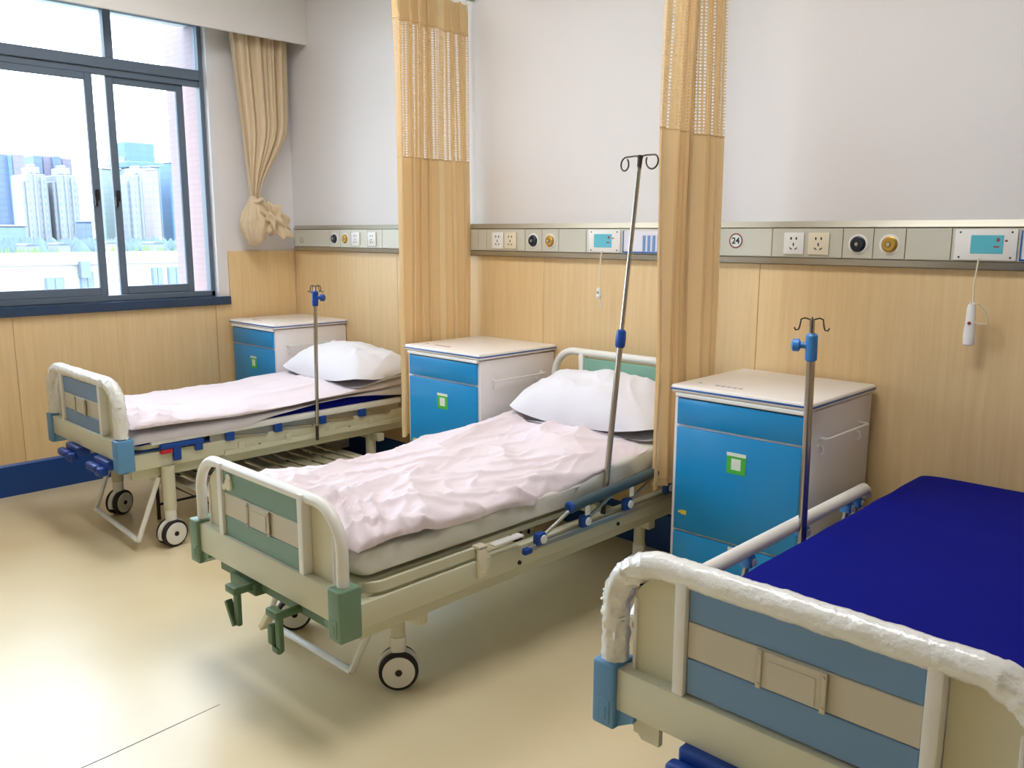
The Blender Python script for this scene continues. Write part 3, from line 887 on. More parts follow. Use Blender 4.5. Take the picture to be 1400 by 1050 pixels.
def head_or_foot_board(root, yb, cfg, name='footboard', s=1, tube_top=None, blocks=True):
    """yb = local y of the board's outer plane, s=+1 faces -y (foot) / -1 faces +y (head)"""
    W = cfg['W']; zb, zt = cfg['zb'], cfg['zt']; z0, z1 = cfg['pz']
    zc = (tube_top or cfg['ztube']) - 0.020
    if tube_top: z1 = tube_top - 0.045; z0 = z1 - 0.19
    Y = lambda d: yb + s * d
    X = W / 2 - 0.034; R = 0.125
    path = [(-X, Y(0.038), zt - 0.02)] + [(-X, Y(0.038), zt + (zc - R - zt) * i / 3) for i in range(0, 3)]
    path += [(-X + R + R * cos(t), Y(0.038), zc - R + R * sin(t)) for t in [pi - (pi / 2) * i / 10 for i in range(11)]]
    n = 14
    path += [(-X + R + (2 * X - 2 * R) * i / n, Y(0.038), zc) for i in range(1, n)]
    path += [(X - R + R * cos(t), Y(0.038), zc - R + R * sin(t)) for t in [pi / 2 - (pi / 2) * i / 10 for i in range(11)]]
    path += [(X, Y(0.038), zt + (zc - R - zt) * (2 - i) / 3) for i in range(0, 3)] + [(X, Y(0.038), zt - 0.02)]
    fb = MB().tube(path, 0.0185, 14).build(name, m_frame_w, root)
    if cfg['wrap'] and not tube_top:
        dens = []
        for a, b in zip(path[1:-1], path[2:-1]):
            a, b = Vector(a), Vector(b)
            m_ = max(1, int((b - a).length / 0.006))
            dens += [a.lerp(b, i / m_) for i in range(m_)]
        sd = cfg['seed']
        def wob(i, k):
            p = dens[i]
            side = abs(p.x) > X - R * 0.75
            n1 = noise.noise(Vector((p.x * 24, p.z * 24, k * 0.9 + sd)))
            n2 = noise.noise(Vector((p.x * 70 + 3, p.z * 70, k * 0.5 + sd)))
            return 1 + (0.26 if side else 0.09) * n1 + (0.30 if side else 0.08) * abs(n2)
        MB().tube(dens, 0.0285, 20, wob=wob).build('plastic_wrap', m_wrap, fb, ang=80, label='crumpled white plastic wrap')
        fl = MB()
        rr = random.Random(sd)
        for sx in (-1, 1):
            for i in range(16):
                zz = zt + 0.005 + i * (zc - R * 0.7 - zt) / 16
                dx = rr.uniform(-1, 1) * 0.027
                sidex = rr.choice((-1, 1)) * 0.026
                fl.ball((sx * X + sidex, Y(0.038 + rr.uniform(-.012, .012)), zz), rr.uniform(.003, .006), rr.uniform(.006, .012), rr.uniform(.002, .005), 1)
        fl.build('plastic_frill', m_wrap, fb, kind='stuff')
    # centre panel: stripes between stiles
    hp = 0.235
    col = cfg['stripe']
    dz = (z1 - z0) / 3
    cols = (col, m_pcream, col) if not tube_top else (m_teal, m_teal, m_teal)
    for i, m in enumerate(cols):
        MB().box(-hp + 0.002, hp - 0.002, Y(0.024), Y(0.052), z1 - dz * (i + 1) + 0.0008, z1 - dz * i - 0.0008, 0.002, 1).build('stripe_panel', m, fb)
    for sx in (-1, 1):
        MB().box(sx * hp, sx * (hp + 0.028), Y(0.014), Y(0.058), zt - 0.012, z1 + 0.018, 0.004, 2).build('stile', m_frame_w, fb)
        if blocks:
            xo = W / 2 - 0.082
            xi = hp + 0.029
            rc = 0.06
            ztop = zc - 0.022
            o = [(sx * xi, zt - 0.012), (sx * xo, zt - 0.012), (sx * xo, ztop - 0.085)]
            o += [(sx * (xo - 0.11 + 0.11 * cos(t)), ztop - 0.085 + 0.085 * sin(t)) for t in [pi / 2 * i / 8 for i in range(1, 9)]]
            o += [(sx * xi, ztop)]
            MB().prism(o, 'xz', Y(0.046), Y(0.054)).build('side_panel', m_side, fb, smooth=False)
            MB().box(sx * (xo - 0.007), sx * (xo + 0.001), Y(0.040), Y(0.060), zt - 0.012, ztop - 0.07, 0.002, 1).build('side_edge', m_frame_w, fb)
    if not tube_top:
        zm = z1 - dz * 1.5
        hc = dz * 0.47
        ch = MB().box(-0.068, 0.062, Y(0.0185), Y(0.024), zm - hc, zm + hc, 0.002, 1)
        ch.box(-0.052, 0.046, Y(0.0165), Y(0.0185), zm - hc + 0.004, zm + hc - 0.016, 0.001, 1)
        chs = ch.build('card_holder', m_pcream, root)
        for cx in (-0.068, 0.062):
            cl = MB()
            cl.box(cx - 0.006, cx + 0.006, Y(0.0145), Y(0.0185), zm - hc - 0.003, zm + hc + 0.003, 0.0015, 1)
            for sz in (-1, 1):
                cl.lathe((cx, Y(0.0145), zm + sz * (hc - 0.008)), (0, -s, 0), [(0, 0.0035), (0.002, 0.003), (0.002, 0)], 10)
            cl.build('card_clip', m_metal, chs)
    # beam + corner blocks
    if blocks:
        bz0, bz1 = zb + 0.047, zt - 0.010
        MB().box(-W / 2 + 0.05, W / 2 - 0.05, Y(0.012), Y(0.062), bz0, bz1, 0.004, 2).build('end_beam', m_frame, root)
        for sx in (-1, 1):
            b = MB().box(sx * (W / 2 - 0.062), sx * (W / 2), Y(0.0), Y(0.078), zb, zt, 0.007, 3).build('corner_block', cfg['block'], root)
            g = MB().box(sx * (W / 2 - 0.052), sx * (W / 2 - 0.016), Y(-0.0025), Y(0.002), zb + 0.012, zb + 0.070, 0.002, 1)
            g.build('latch_cover', cfg['block'], b)
            MB().box(sx * (W / 2 - 0.042), sx * (W / 2 - 0.026), Y(-0.0045), Y(-0.002), zb + 0.022, zb + 0.054, 0.0012, 1).build('latch_button', cfg['block'], b)
            MB().prism([(sx * (W / 2 - 0.062), zb + 0.047), (sx * (W / 2 - 0.062), zb + 0.005), (sx * (W / 2 - 0.105), zb + 0.030), (sx * (W / 2 - 0.105), zb + 0.047)], 'xz', Y(0.016), Y(0.070)).build('bracket', cfg['block'], b, smooth=False)
    return fb

def bed(x, y, cfg, label):
    root = empty('hospital_bed', (x, y, 0), label, 'bed')
    W, L = cfg['W'], cfg['L']
    head_or_foot_board(root, 0, cfg)
    f0, f1 = cfg['fz']
    FW = cfg.get('FW', W / 2)
    for sx in (-1, 1):
        sb = MB().box(sx * (FW - 0.040), sx * (FW - 0.004), 0.072, L, f0, f1, 0.004, 2).build('side_beam', m_frame, root)
        MB().box(sx * (FW - 0.085), sx * (FW - 0.045), 0.10, L - 0.05, f0 - 0.055, f0 + 0.01, 0.003, 1).build('lower_beam', m_frame, root)
        if sx == 1:
            for yy in (0.74, 1.30, 1.78):
                if yy < L - .1:
                    MB().lathe((FW - 0.004, yy, f0 + 0.018), (1, 0, 0), [(0, 0.008), (0.006, 0.007), (0.007, 0)], 12).build('bolt', m_dark_metal, sb)
    # deck under the mattress, in segments
    dz = cfg['dz']
    segs = cfg['deck']
    for (a, b, za, zb_) in segs:
        d = MB()
        Wd = FW - 0.045
        A = [d.bm.verts.new(p) for p in ((-Wd, a, za), (Wd, a, za), (Wd, b, zb_), (-Wd, b, zb_))]
        B = [d.bm.verts.new((v.co.x, v.co.y, v.co.z - 0.018)) for v in A]
        d.bm.faces.new(A); d.bm.faces.new(list(reversed(B)))
        for i in range(4):
            d.bm.faces.new((A[i], B[i], B[(i + 1) % 4], A[(i + 1) % 4]))
        d.build('deck_panel', m_dark_metal if cfg['wrap'] else m_frame, root, smooth=False)
    # mattress stop bar round the foot end
    zs = cfg['stop']
    wl = FW - 0.018
    pts = [(wl, cfg['stop_end'] + 0.0)] + [(wl, 0.24)] + [(wl - 0.09 + 0.09 * cos(t), 0.17 - 0.07 * sin(t)) for t in [pi / 2 * i / 8 for i in range(9)]]
    pts += [(-p[0], p[1]) for p in reversed(pts)]
    ms = MB()
    rings = []
    for i, p in enumerate(pts):
        a_, b_ = Vector(pts[max(0, i - 1)]), Vector(pts[min(len(pts) - 1, i + 1)])
        t_ = (b_ - a_).normalized(); nrm = Vector((-t_.y, t_.x)) * 0.006
        P = Vector(p)
        rings.append([ms.bm.verts.new((P.x + e * nrm.x, P.y + e * nrm.y, zs + h_)) for e, h_ in ((-1, -0.017), (1, -0.017), (1, 0.014), (0.4, 0.017), (-0.4, 0.017), (-1, 0.014))])
    for r0, r1 in zip(rings[:-1], rings[1:]):
        for k in range(6):
            ms.bm.faces.new((r0[k], r0[(k + 1) % 6], r1[(k + 1) % 6], r1[k]))
    ms.bm.faces.new(rings[0]); ms.bm.faces.new(list(reversed(rings[-1])))
    ms.build('mattress_stop', m_frame, root)
    for i, (cx, cy, ang) in enumerate(cfg['castors']):
        castor_part(root, cx, cy, radians(ang), col_top=f0 - 0.0, col_r=cfg.get('colr', 0.024))
    cs = cfg['castors']
    for (a, b) in ((0, 1), (2, 3)):
        yy = cs[a][1]
        MB().box(-W / 2 + 0.06, W / 2 - 0.06, yy - 0.022, yy + 0.022, f0 - 0.10, f0 - 0.055, 0.004, 1).build('cross_beam', m_frame, root)
    for k in (0, 1):
        MB().box(cs[k][0] * 0.6 - 0.010, cs[k][0] * 0.6 + 0.010, cs[k][1], cs[2 + k][1], f0 - 0.090, f0 - 0.066, 0.003, 1).build('base_tube', m_frame, root)
    # U shaped foot bar
    (bx0, by0), (bx1, by1) = cfg['bar']
    fbm = MB().tube([(bx0, by0, 0.055), (bx1, by1, 0.055)], 0.014, 10, scale2=0.8)
    fbo = fbm.build('foot_bar', m_white, root)
    for (bx, by), c in (((bx0, by0), cs[1]), ((bx1, by1), cs[0])):
        MB().tube([(bx, by, 0.055), (c[0] - (0.04 if c is cs[0] else -0.04), c[1] - 0.03, f0 - 0.06)], 0.012, 10).build('foot_bar_arm', m_frame_w, fbo)
    return root

# mattress / cloth builders (world positions given relative to the object's origin)
def soft_slab(name, m, x, y, a, L, zf, t, label, cat, n=7, wr=0.002, seed=0, endr=0.04, group=None, parent=None):
    nu, nv = 72, 90
    def fn(u, v):
        th = 2 * pi * u
        c_, s_ = cos(th), sin(th)
        yy = L * v
        e = min(v, 1 - v) * L
        k = 1.0 if e > endr else math.sqrt(max(0, 1 - (1 - e / endr) ** 2))
        X = (a - endr * 0.6 * (1 - k)) * (abs(c_) ** (2 / n)) * (1 if c_ > 0 else -1)
        Z = t / 2 * (0.35 + 0.65 * k) * (abs(s_) ** (2 / n)) * (1 if s_ > 0 else -1)
        p = Vector((X, yy, zf(yy) + t / 2 + Z))
        nn = noise.noise(Vector((p.x * 5 + seed, p.y * 9, p.z * 40)))
        p.x += wr * 2 * nn * (1 if c_ > 0 else -1) * abs(c_)
        p.z += wr * nn
        return p
    mb = MB().grid(fn, nu, nv)
    bmesh.ops.remove_doubles(mb.bm, verts=mb.bm.verts, dist=0.0004)
    mb.bm.edges.ensure_lookup_table()
    be = [e for e in mb.bm.edges if e.is_boundary]
    if be: bmesh.ops.holes_fill(mb.bm, edges=be)
    o = mb.build(name, m, parent, ang=60)
    o.location = (x, y, 0)
    if label: tag(o, label, cat, group)
    return o

def ridge(p):
    return 1 - min(1, abs(noise.noise(p)) * 2.4)
def cover(name, m, x, y, a, L, topf, hemf, label, cat, seed=0, amp=0.012, bunch=0.0, nu=120, nv=190, foot_drop=True, sk=0.86):
    def fn(u, v):
        s = 2 * u - 1
        yy = L * v
        top, hem = topf(yy), hemf(yy, 1 if s > 0 else -1)
        q = 0
        if abs(s) <= sk:
            X = s / sk * (a - 0.03)
            Z = top - 0.022 * (abs(s) / sk) ** 4
        else:
            q = (abs(s) - sk) / (1 - sk)
            X = (a - 0.03 + 0.034 * sin(min(1, q * 1.6) * pi / 2) - 0.006 * q) * (1 if s > 0 else -1)
            Z = top - 0.022 - (top - 0.022 - hem) * q ** 1.15
        wx, wy = X, yy
        wp = Vector((wx * 2.1 + seed, wy * 1.3, seed * 0.7))
        warp = noise.noise_vector(wp) * 0.35
        P1 = Vector((wx * 3.4 + wy * 1.5 + warp.x, wy * 1.3 - wx * .7 + warp.y, seed + 1.1))
        P2 = Vector((wx * 7.5 - wy * 2.4 + warp.y * 2, wy * 2.2 + warp.x * 2, seed + 4.3))
        P3 = Vector((wx * 13 + wy * 5 + warp.x * 4, wy * 6 + warp.y * 4, seed + 8))
        m1 = 0.5 + 0.5 * noise.noise(Vector((wx * 1.7 + seed, wy * 1.9, 7.7)))
        h = amp * (0.9 * noise.noise(P1) + 1.1 * ridge(P1) ** 3 + 1.0 * m1 * ridge(P2) ** 4 + 0.5 * m1 * ridge(P3) ** 3 - 0.5)
        if bunch:
            b = math.exp(-((yy - 0.09) / 0.17) ** 2) * (0.35 + 0.65 * max(0, s + 0.3) / 1.3)
            P4 = Vector((wx * 4.5 + warp.x * 4, wy * 13 + wx * 5 + warp.y * 5, seed + 12))
            P5 = Vector((wx * 14 + warp.y * 4, wy * 11, seed + 15))
            h += bunch * b * (0.8 * ridge(P4) ** 2 + 0.30 * ridge(P5) ** 2 - 0.1)
        hz = h * (1 - q * 0.7)
        if q > 0:
            X += (h * 0.8 + 0.006 * noise.noise(Vector((yy * 9, q, seed)))) * (1 if s > 0 else -1) * q
            X = min(abs(X), a + 0.012) * (1 if s > 0 else -1)
        Z = Z + hz
        e = v * L
        if foot_drop and e < 0.05:
            k = math.sqrt(max(0, 1 - (1 - e / 0.05) ** 2))
            Z = hem + (Z - hem) * k
            yy += 0.02 * noise.noise(Vector((X * 8, seed, 3)))
            X *= 0.97 + 0.03 * k
        return Vector((X, yy, Z))
    o = MB().grid(fn, nu, nv).build(name, m, None, ang=180)
    o.location = (x, y, 0)
    return tag(o, label, cat)

def pillow(x, y, z, hx, hy, hz, tilt, rotz, label, seed, tuck=0.0):
    nu, nv = 90, 46
    mb = MB()
    def fn(u, v):
        # top and bottom sheets of the pillow as one closed surface
        th = 2 * pi * u
        r = v
        # superellipse rim with pinched corners
        c_, s_ = cos(th), sin(th)
        k = (abs(c_) ** 5 + abs(s_) ** 5) ** (-1 / 5)
        return c_ * k * r, s_ * k * r, r
    def surf(sgn):
        def g(u, v):
            px, py, r = fn(u, v)
            corner = (abs(px) * abs(py)) ** 1.5
            prof = max(0, (1 - px ** 2)) ** 0.5 * max(0, (1 - abs(py) ** 2.4)) ** 0.6
            inx = 1 - 0.05 * (1 - abs(py)) ** 0 * (1 - py ** 2) * (abs(px) ** 6)
            iny = 1 - 0.06 * (1 - px ** 2) * (abs(py) ** 6)
            zz = sgn * hz * prof
            wr = noise.noise(Vector((px * 3 + seed, py * 3, sgn))) * 0.08 + (ridge(Vector((px * 4.5 + py * 1.0 + seed, py * 1.3, seed))) ** 3) * 0.07 * (0.3 + abs(px))
            zz *= 1 + wr * 1.2
            zz += hz * 0.10 * noise.noise(Vector((px * 2, py * 2, seed))) * prof
            droop = -0.10 * hz * (abs(px) ** 4 + abs(py) ** 4)
            return Vector((px * inx * hx, py * iny * hy, (zz if sgn > 0 else zz * 0.42) + droop))
        return g
    mb.grid(surf(1), nu, nv)
    mb.grid(surf(-1), nu, nv)
    bmesh.ops.remove_doubles(mb.bm, verts=mb.bm.verts, dist=0.0006)
    o = mb.build('pillow', m_pillow, None, ang=60)
    o.location = (x, y, z)
    o.rotation_euler = (radians(tilt), 0, radians(rotz))
    return tag(o, label, 'pillow')

# ---------------- green bed (middle)
GB = dict(W=0.93, L=1.93, zb=0.340, zt=0.500, ztube=0.748, pz=(0.478, 0.722), fz=(0.362, 0.440), wrap=False, seed=2,
          stripe=m_green, block=m_green_blk, dz=0.49, deck=[(0.10, 1.05, 0.488, 0.488), (1.06, 1.92, 0.492, 0.585)],
          stop=0.470, stop_end=0.555, castors=[(0.272, 0.354, -38), (-0.36, 0.345, -30), (0.34, 1.62, -40), (-0.36, 1.62, 10)],
          bar=((-0.375, 0.235), (0.165, 0.24)))
gb = bed(-2.385, 1.28, GB, 'hospital bed with sage green striped footboard in the middle of the room')
head_or_foot_board(gb, 1.975, GB, 'headboard', -1, tube_top=0.948, blocks=False)
for sx in (-1, 1):
    MB().box(sx * (0.465 - 0.06), sx * 0.465, 1.90, 1.972, 0.36, 0.52, 0.007, 2).build('corner_block', m_green_blk, gb)
# cranks under the foot beam
cr = MB().box(-0.30, 0.42, 0.03, 0.052, 0.345, 0.378, 0.003, 1).box(-0.19, -0.02, 0.005, 0.055, 0.335, 0.372, 0.006, 2)
cr.build('crank_rail', m_green_dark, gb)
def crank(px, fold, lab=None):
    c = MB().cyl((px, 0.05, 0.362), (px, -0.045, 0.362), 0.013, 0.013, 14)
    c.box(px - 0.014, px + 0.014, -0.052, -0.034, 0.245, 0.375, 0.006, 2)
    c.box(px - 0.050, px + 0.012, -0.060, -0.030, 0.352, 0.378, 0.005, 2)
    o = c.build('crank', m_green_dark, gb)
    h = MB()
    if fold == 'v':
        mt = Matrix.Translation((px - 0.004, -0.05, 0.245)) @ Matrix.Rotation(radians(-32), 4, 'Y')
        h.box(-0.009, 0.009, -0.012, 0.012, 0.0, 0.088, 0.004, 2, mtx=mt)
    else:
        h.box(px - 0.046, px - 0.018, -0.060, -0.036, 0.262, 0.325, 0.006, 2)
        h.box(px - 0.030, px + 0.010, -0.056, -0.038, 0.240, 0.262, 0.005, 2)
    h.build('crank_handle', m_green_dark, o)
crank(-0.020 - 0.03, 'v')
crank(0.205, 'd')
mt = Matrix.Translation((0.135, -0.03, 0.335)) @ Matrix.Rotation(radians(38), 4, 'Y')
MB().box(-0.010, 0.010, -0.022, 0.010, -0.062, 0.045, 0.003, 1, mtx=mt).build('crank_lever', m_frame, gb)
# hook disc on the panel
hk = MB().lathe((-0.190, 0.024, 0.676), (0, -1, 0), [(0, 0.021), (0.005, 0.022), (0.009, 0.019), (0.010, 0)], 24)
hk.lathe((-0.190, 0.023, 0.697), (0, -1, 0), [(0, 0.015), (0.005, 0.015), (0.006, 0.0)], 20)
hk.lathe((-0.216, 0.023, 0.664), (0, -1, 0), [(0, 0.012), (0.008, 0.011), (0.009, 0)], 16)
hk.build('bag_hook', m_cream_pl, gb)
# folded guard rail on the right side (world y offsets relative to bed y 1.28)
def folded_rail_green():
    xr = 0.486
    top = MB().tube([(xr, 0.985, 0.528), (xr, 1.93, 0.575)], 0.021, 16).build('guard_rail', m_rail_dark, gb, label='slate coloured folded guard rail')
    MB().lathe((xr, 0.985, 0.528), (0, -1, -0.05), [(0, 0.022), (0.010, 0.022), (0.016, 0.014), (0.016, 0)], 18).build('end_cap', m_clamp, top)
    low = MB().box(xr - 0.012, xr + 0.006, 0.76, 1.93, 0.418, 0.440, 0.003, 1).build('rail_track', m_metal, gb)
    for yy, yt in ((0.815, 0.99), (1.06, 1.26), (1.32, 1.52), (1.60, 1.80)):
        z = 0.452 + 0.02 * (yy - 0.8)
        c = MB().box(xr - 0.012, xr + 0.014, yy - 0.022, yy + 0.022, z - 0.022, z + 0.024, 0.006, 2)
        c.build('rail_clamp', m_clamp, low)
        MB().lathe((xr + 0.014, yy + 0.008, z), (1, 0, 0), [(0, 0.016), (0.004, 0.015), (0.005, 0.006), (0.005, 0)], 16).build('clamp_disc', m_white, low)
        MB().tube([(xr + 0.002, yy, z), (xr - 0.002, yt, 0.52 + 0.045 * (yt - 0.985))], 0.007, 8).build('rail_post', m_metal, low)
        if yy < 1.5:
            MB().box(xr + 0.010, xr + 0.018, yt + 0.06, yt + 0.085, 0.482 + 0.04 * (yt - 0.98), 0.522 + 0.04 * (yt - 0.98), 0.003, 1).build('rail_ear', m_white, top)
    MB().box(xr - 0.012, xr + 0.010, 0.735, 0.775, 0.412, 0.436, 0.005, 1).build('end_cap', m_clamp, low)
folded_rail_green()
bk = MB().box(0.462, 0.476, 0.535, 0.575, 0.385, 0.492, 0.004, 2).box(0.44, 0.476, 0.535, 0.575, 0.480, 0.494, 0.004, 2).lathe((0.476, 0.555, 0.402), (1, 0, 0), [(0, 0.007), (0.004, 0.006), (0.004, 0)], 12)
bk.build('stop_bracket', m_cream_pl, gb)
MB().box(0.455, 0.485, 0.60, 0.74, 0.478, 0.488, 0.003, 1).build('flat_handle', m_white, gb)

def g_bot(y):   # underside of the middle mattress (local y from 0)
    return 0.492 + (0.09 * max(0, (y - 0.95)) if y > 0.95 else 0)
soft_slab('mattress', m_sheet, -2.385, 1.375, 0.437, 1.80, g_bot, 0.105, 'mattress in a pale fitted sheet on the green bed', 'mattress', wr=0.006, seed=3)
def g_top(y):
    return 0.632 + 0.022 * math.exp(-((y - 0.15) / 0.3) ** 2) + (0.085 * (y - 0.95) if y > 0.95 else 0)
def g_hem(y, s):
    return 0.575 + 0.016 * sin(y * 5.0 + 0.6) + 0.010 * sin(y * 13) + (0.07 * (y - 0.95) if y > 0.95 else 0) + (0.012 if s < 0 else 0)
cover('duvet', m_duvet, -2.387, 1.375, 0.440, 1.62, g_top, g_hem, 'crumpled pinkish white duvet on the green bed', 'duvet', seed=2.0, amp=0.022, bunch=0.05)
pillow(-2.355, 2.985, 0.730, 0.415, 0.215, 0.150, 13, 4, 'white pillow leaning on the green headboard', 3.3)

# ---------------- window bed (left)
WB = dict(W=0.93, FW=0.405, L=1.80, zb=0.418, zt=0.570, ztube=0.838, pz=(0.548, 0.790), fz=(0.400, 0.475), wrap=True, seed=5,
          stripe=m_pblue, block=m_blue_blk, dz=0.50, deck=[(0.10, 0.95, 0.500, 0.500), (0.96, 1.78, 0.502, 0.560)],
          stop=0.512, stop_end=0.32, castors=[(0.398, 0.253, 8), (-0.269, 0.263, 26), (0.30, 1.52, -20), (-0.30, 1.52, 20)], colr=0.03,
          bar=((-0.262, 0.139), (0.375, 0.100)))
wbd = bed(-4.335, 1.43, WB, 'hospital bed with blue striped footboard below the window')
def straight_rail(root, sx, W, y0, y1, z, zf, clamps, posts=True):
    xr = sx * (W / 2 + 0.006)
    top = MB().box(xr - 0.013, xr + 0.013, y0, y1, z - 0.017, z + 0.017, 0.006, 2).build('guard_rail', m_white, root)
    L_ = MB().box(xr - 0.012, xr + 0.004, clamps[0] - 0.03, y1, zf, zf + 0.026, 0.002, 1)
    low = L_.build('rail_track', m_frame, root)
    pl = MB().box(xr - 0.016, xr - 0.010, y0 + 0.3, y1, zf + 0.026, z - 0.02, 0.001, 1).build('rail_plate', m_metal, root)
    for i, yy in enumerate(clamps):
        MB().box(xr - 0.006, xr + 0.006, yy + 0.045, yy + 0.080, zf + 0.020, zf + 0.058, 0.002, 1).build('track_tab', m_frame, low)
        c = MB().box(xr - 0.012, xr + 0.016, yy - 0.022, yy + 0.022, z - 0.060, z - 0.014, 0.005, 2).build('rail_clamp', m_clamp, top)
        yn = clamps[i + 1] if i + 1 < len(clamps) else min(y1 - .01, yy + 0.26)
        MB().tube([(xr + 0.006, yy, z - 0.04), (xr + 0.004, yn - 0.06, z - 0.070 + 0.012)], 0.006, 8).build('rail_post', m_steel, top)
    return top
straight_rail(wbd, 1, 0.80, 0.175, 1.66, 0.530, 0.395, [0.573, 0.845, 1.118, 1.384])
rl = MB().box(0.402, 0.428, 0.215, 0.43, 0.486, 0.511, 0.006, 2).box(0.404, 0.426, 0.275, 0.315, 0.422, 0.50, 0.006, 2).box(0.404, 0.426, 0.385, 0.425, 0.452, 0.50, 0.006, 2)
rlo = rl.build('release_handle', m_clamp, wbd)
MB().box(0.406, 0.430, 0.215, 0.272, 0.465, 0.486, 0.005, 2).build('release_lever', m_red, rlo)
# folded crank handles under the foot beams of the blue striped beds
def blue_crank(root, x0, zt_):
    b = MB().box(x0, x0 + 0.17, -0.012, 0.05, zt_ - 0.045, zt_, 0.008, 3)
    o = b.build('crank', m_navy_pl, root)
    h = MB().box(x0 - 0.010, x0 + 0.115, -0.050, -0.012, zt_ - 0.060, zt_ - 0.022, 0.013, 4)
    h.box(x0 + 0.085, x0 + 0.15, -0.045, 0.0, zt_ - 0.072, zt_ - 0.030, 0.010, 3)
    h.build('crank_handle', m_navy_pl, o)
blue_crank(wbd, -0.175, 0.462)
blue_crank(wbd, 0.20, 0.462)
tag_o = soft_slab('mattress', m_navy, -4.322, 1.53, 0.384, 1.70, lambda y: 0.505 + (0.06 * (y - 0.85) if y > 0.85 else 0), 0.080, 'navy blue mattress mostly hidden by sheets on the window bed', 'mattress', seed=6, wr=0.001)
def w_top(y):
    return 0.602 + (0.06 * (y - 0.85) if y > 0.85 else 0)
def w_hem_sheet(y, s):
    b = 0.530 + 0.004 * sin(y * 11)
    if y > 0.55: b += 0.065 * min(1, (y - 0.55) / 0.45) - (0.0 if y < 1.2 else 0.03 * min(1, (y - 1.2) / .4))
    return b
sh = cover('bed_sheet', m_sheet_w, -4.322, 1.515, 0.414, 1.72, w_top, w_hem_sheet, 'loose pale bed sheet under the duvet on the window bed', 'sheet', seed=9, amp=0.004, nu=90, nv=130, sk=0.93)
def w_top2(y):
    return 0.638 + 0.018 * math.exp(-((y - 0.1) / 0.2) ** 2) + (0.06 * (y - 0.85) if y > 0.85 else 0)
def w_hem2(y, s):
    return 0.600 + 0.006 * sin(y * 7 + 1) + (0.045 * (y - 0.85) if y > 0.85 else 0)
cover('duvet', m_duvet, -4.322, 1.520, 0.422, 1.58, w_top2, w_hem2, 'smooth pinkish white duvet on the window bed', 'duvet', seed=14, amp=0.010, bunch=0.028)
pillow(-4.27, 2.96, 0.700, 0.425, 0.25, 0.145, 6, 0, 'white pillow at the head of the window bed', 8.1)

# ---------------- near bed (right) with bare navy mattress
NB = dict(W=0.93, L=1.80, zb=0.393, zt=0.550, ztube=0.822, pz=(0.545, 0.790), fz=(0.395, 0.470), wrap=True, seed=11,
          stripe=m_pblue, block=m_blue_blk, dz=0.50, deck=[(0.10, 0.95, 0.512, 0.512), (0.96, 1.78, 0.512, 0.512)],
          stop=0.500, stop_end=0.32, castors=[(0.36, 0.30, -20), (-0.33, 0.30, 30), (0.36, 1.52, -20), (-0.33, 1.52, 20)], colr=0.03,
          bar=((-0.30, 0.20), (0.32, 0.20)))
nb = bed(-0.655, 1.42, NB, 'nearest hospital bed with blue striped footboard and bare navy mattress')
blue_crank(nb, -0.225, 0.442)
blue_crank(nb, 0.10, 0.442)
def raised_rail(root, sx, y0, y1, z, zf):
    xr = sx * 0.452
    pts = [(xr, y0, z - 0.03), (xr, y0 + 0.02, z - 0.006), (xr, y0 + 0.05, z)] + [(xr, y0 + 0.05 + (y1 - y0 - 0.07) * i / 6, z) for i in range(1, 7)] + [(xr, y1 - 0.006, z - 0.008), (xr, y1, z - 0.028)]
    top = MB().tube(pts, 0.021, 16).build('guard_rail', m_frame_w, root)
    tr_ = MB().box(xr - 0.012, xr + 0.012, y0 + 0.1, y1 + 0.05, zf, zf + 0.03, 0.003, 1).build('rail_track', m_metal, root)
    for yy in (y0 + 0.12, y0 + 0.50, y0 + 0.84, y0 + 1.17, y1 - 0.10):
        MB().tube([(xr, yy, zf + 0.02), (xr, yy + 0.03, z - 0.012)], 0.009, 10).build('rail_post', m_metal, top)
        MB().box(xr - 0.018, xr + 0.018, yy + 0.010, yy + 0.044, z - 0.052, z - 0.018, 0.006, 2).build('rail_clamp', m_clamp_lt, top)
        MB().lathe((xr + 0.018 * (-sx), yy + 0.03, z - 0.036), (-sx, 0, 0), [(0, 0.012), (0.004, 0.011), (0.004, 0)], 12).build('clamp_disc', m_white, top)
raised_rail(nb, -1, 0.15, 1.50, 0.628, 0.472)
raised_rail(nb, 1, 0.15, 1.50, 0.628, 0.472)
# inside knob and gusset seen beside the left post
kn = MB(); kn.ball((-0.395, 0.072, 0.630), 0.014, 0.012, 0.016, 2); kn.build('knob', m_cream_pl, nb)
MB().prism([(-0.40, 0.440), (-0.30, 0.440), (-0.30, 0.385), (-0.345, 0.385)], 'xz', 0.03, 0.045).build('gusset', m_frame, nb, smooth=False)
soft_slab('mattress', m_navy, -0.625, 1.535, 0.415, 1.735, lambda y: 0.514, 0.118, 'bare royal blue mattress on the nearest bed', 'mattress', seed=21, wr=0.0015, n=9)

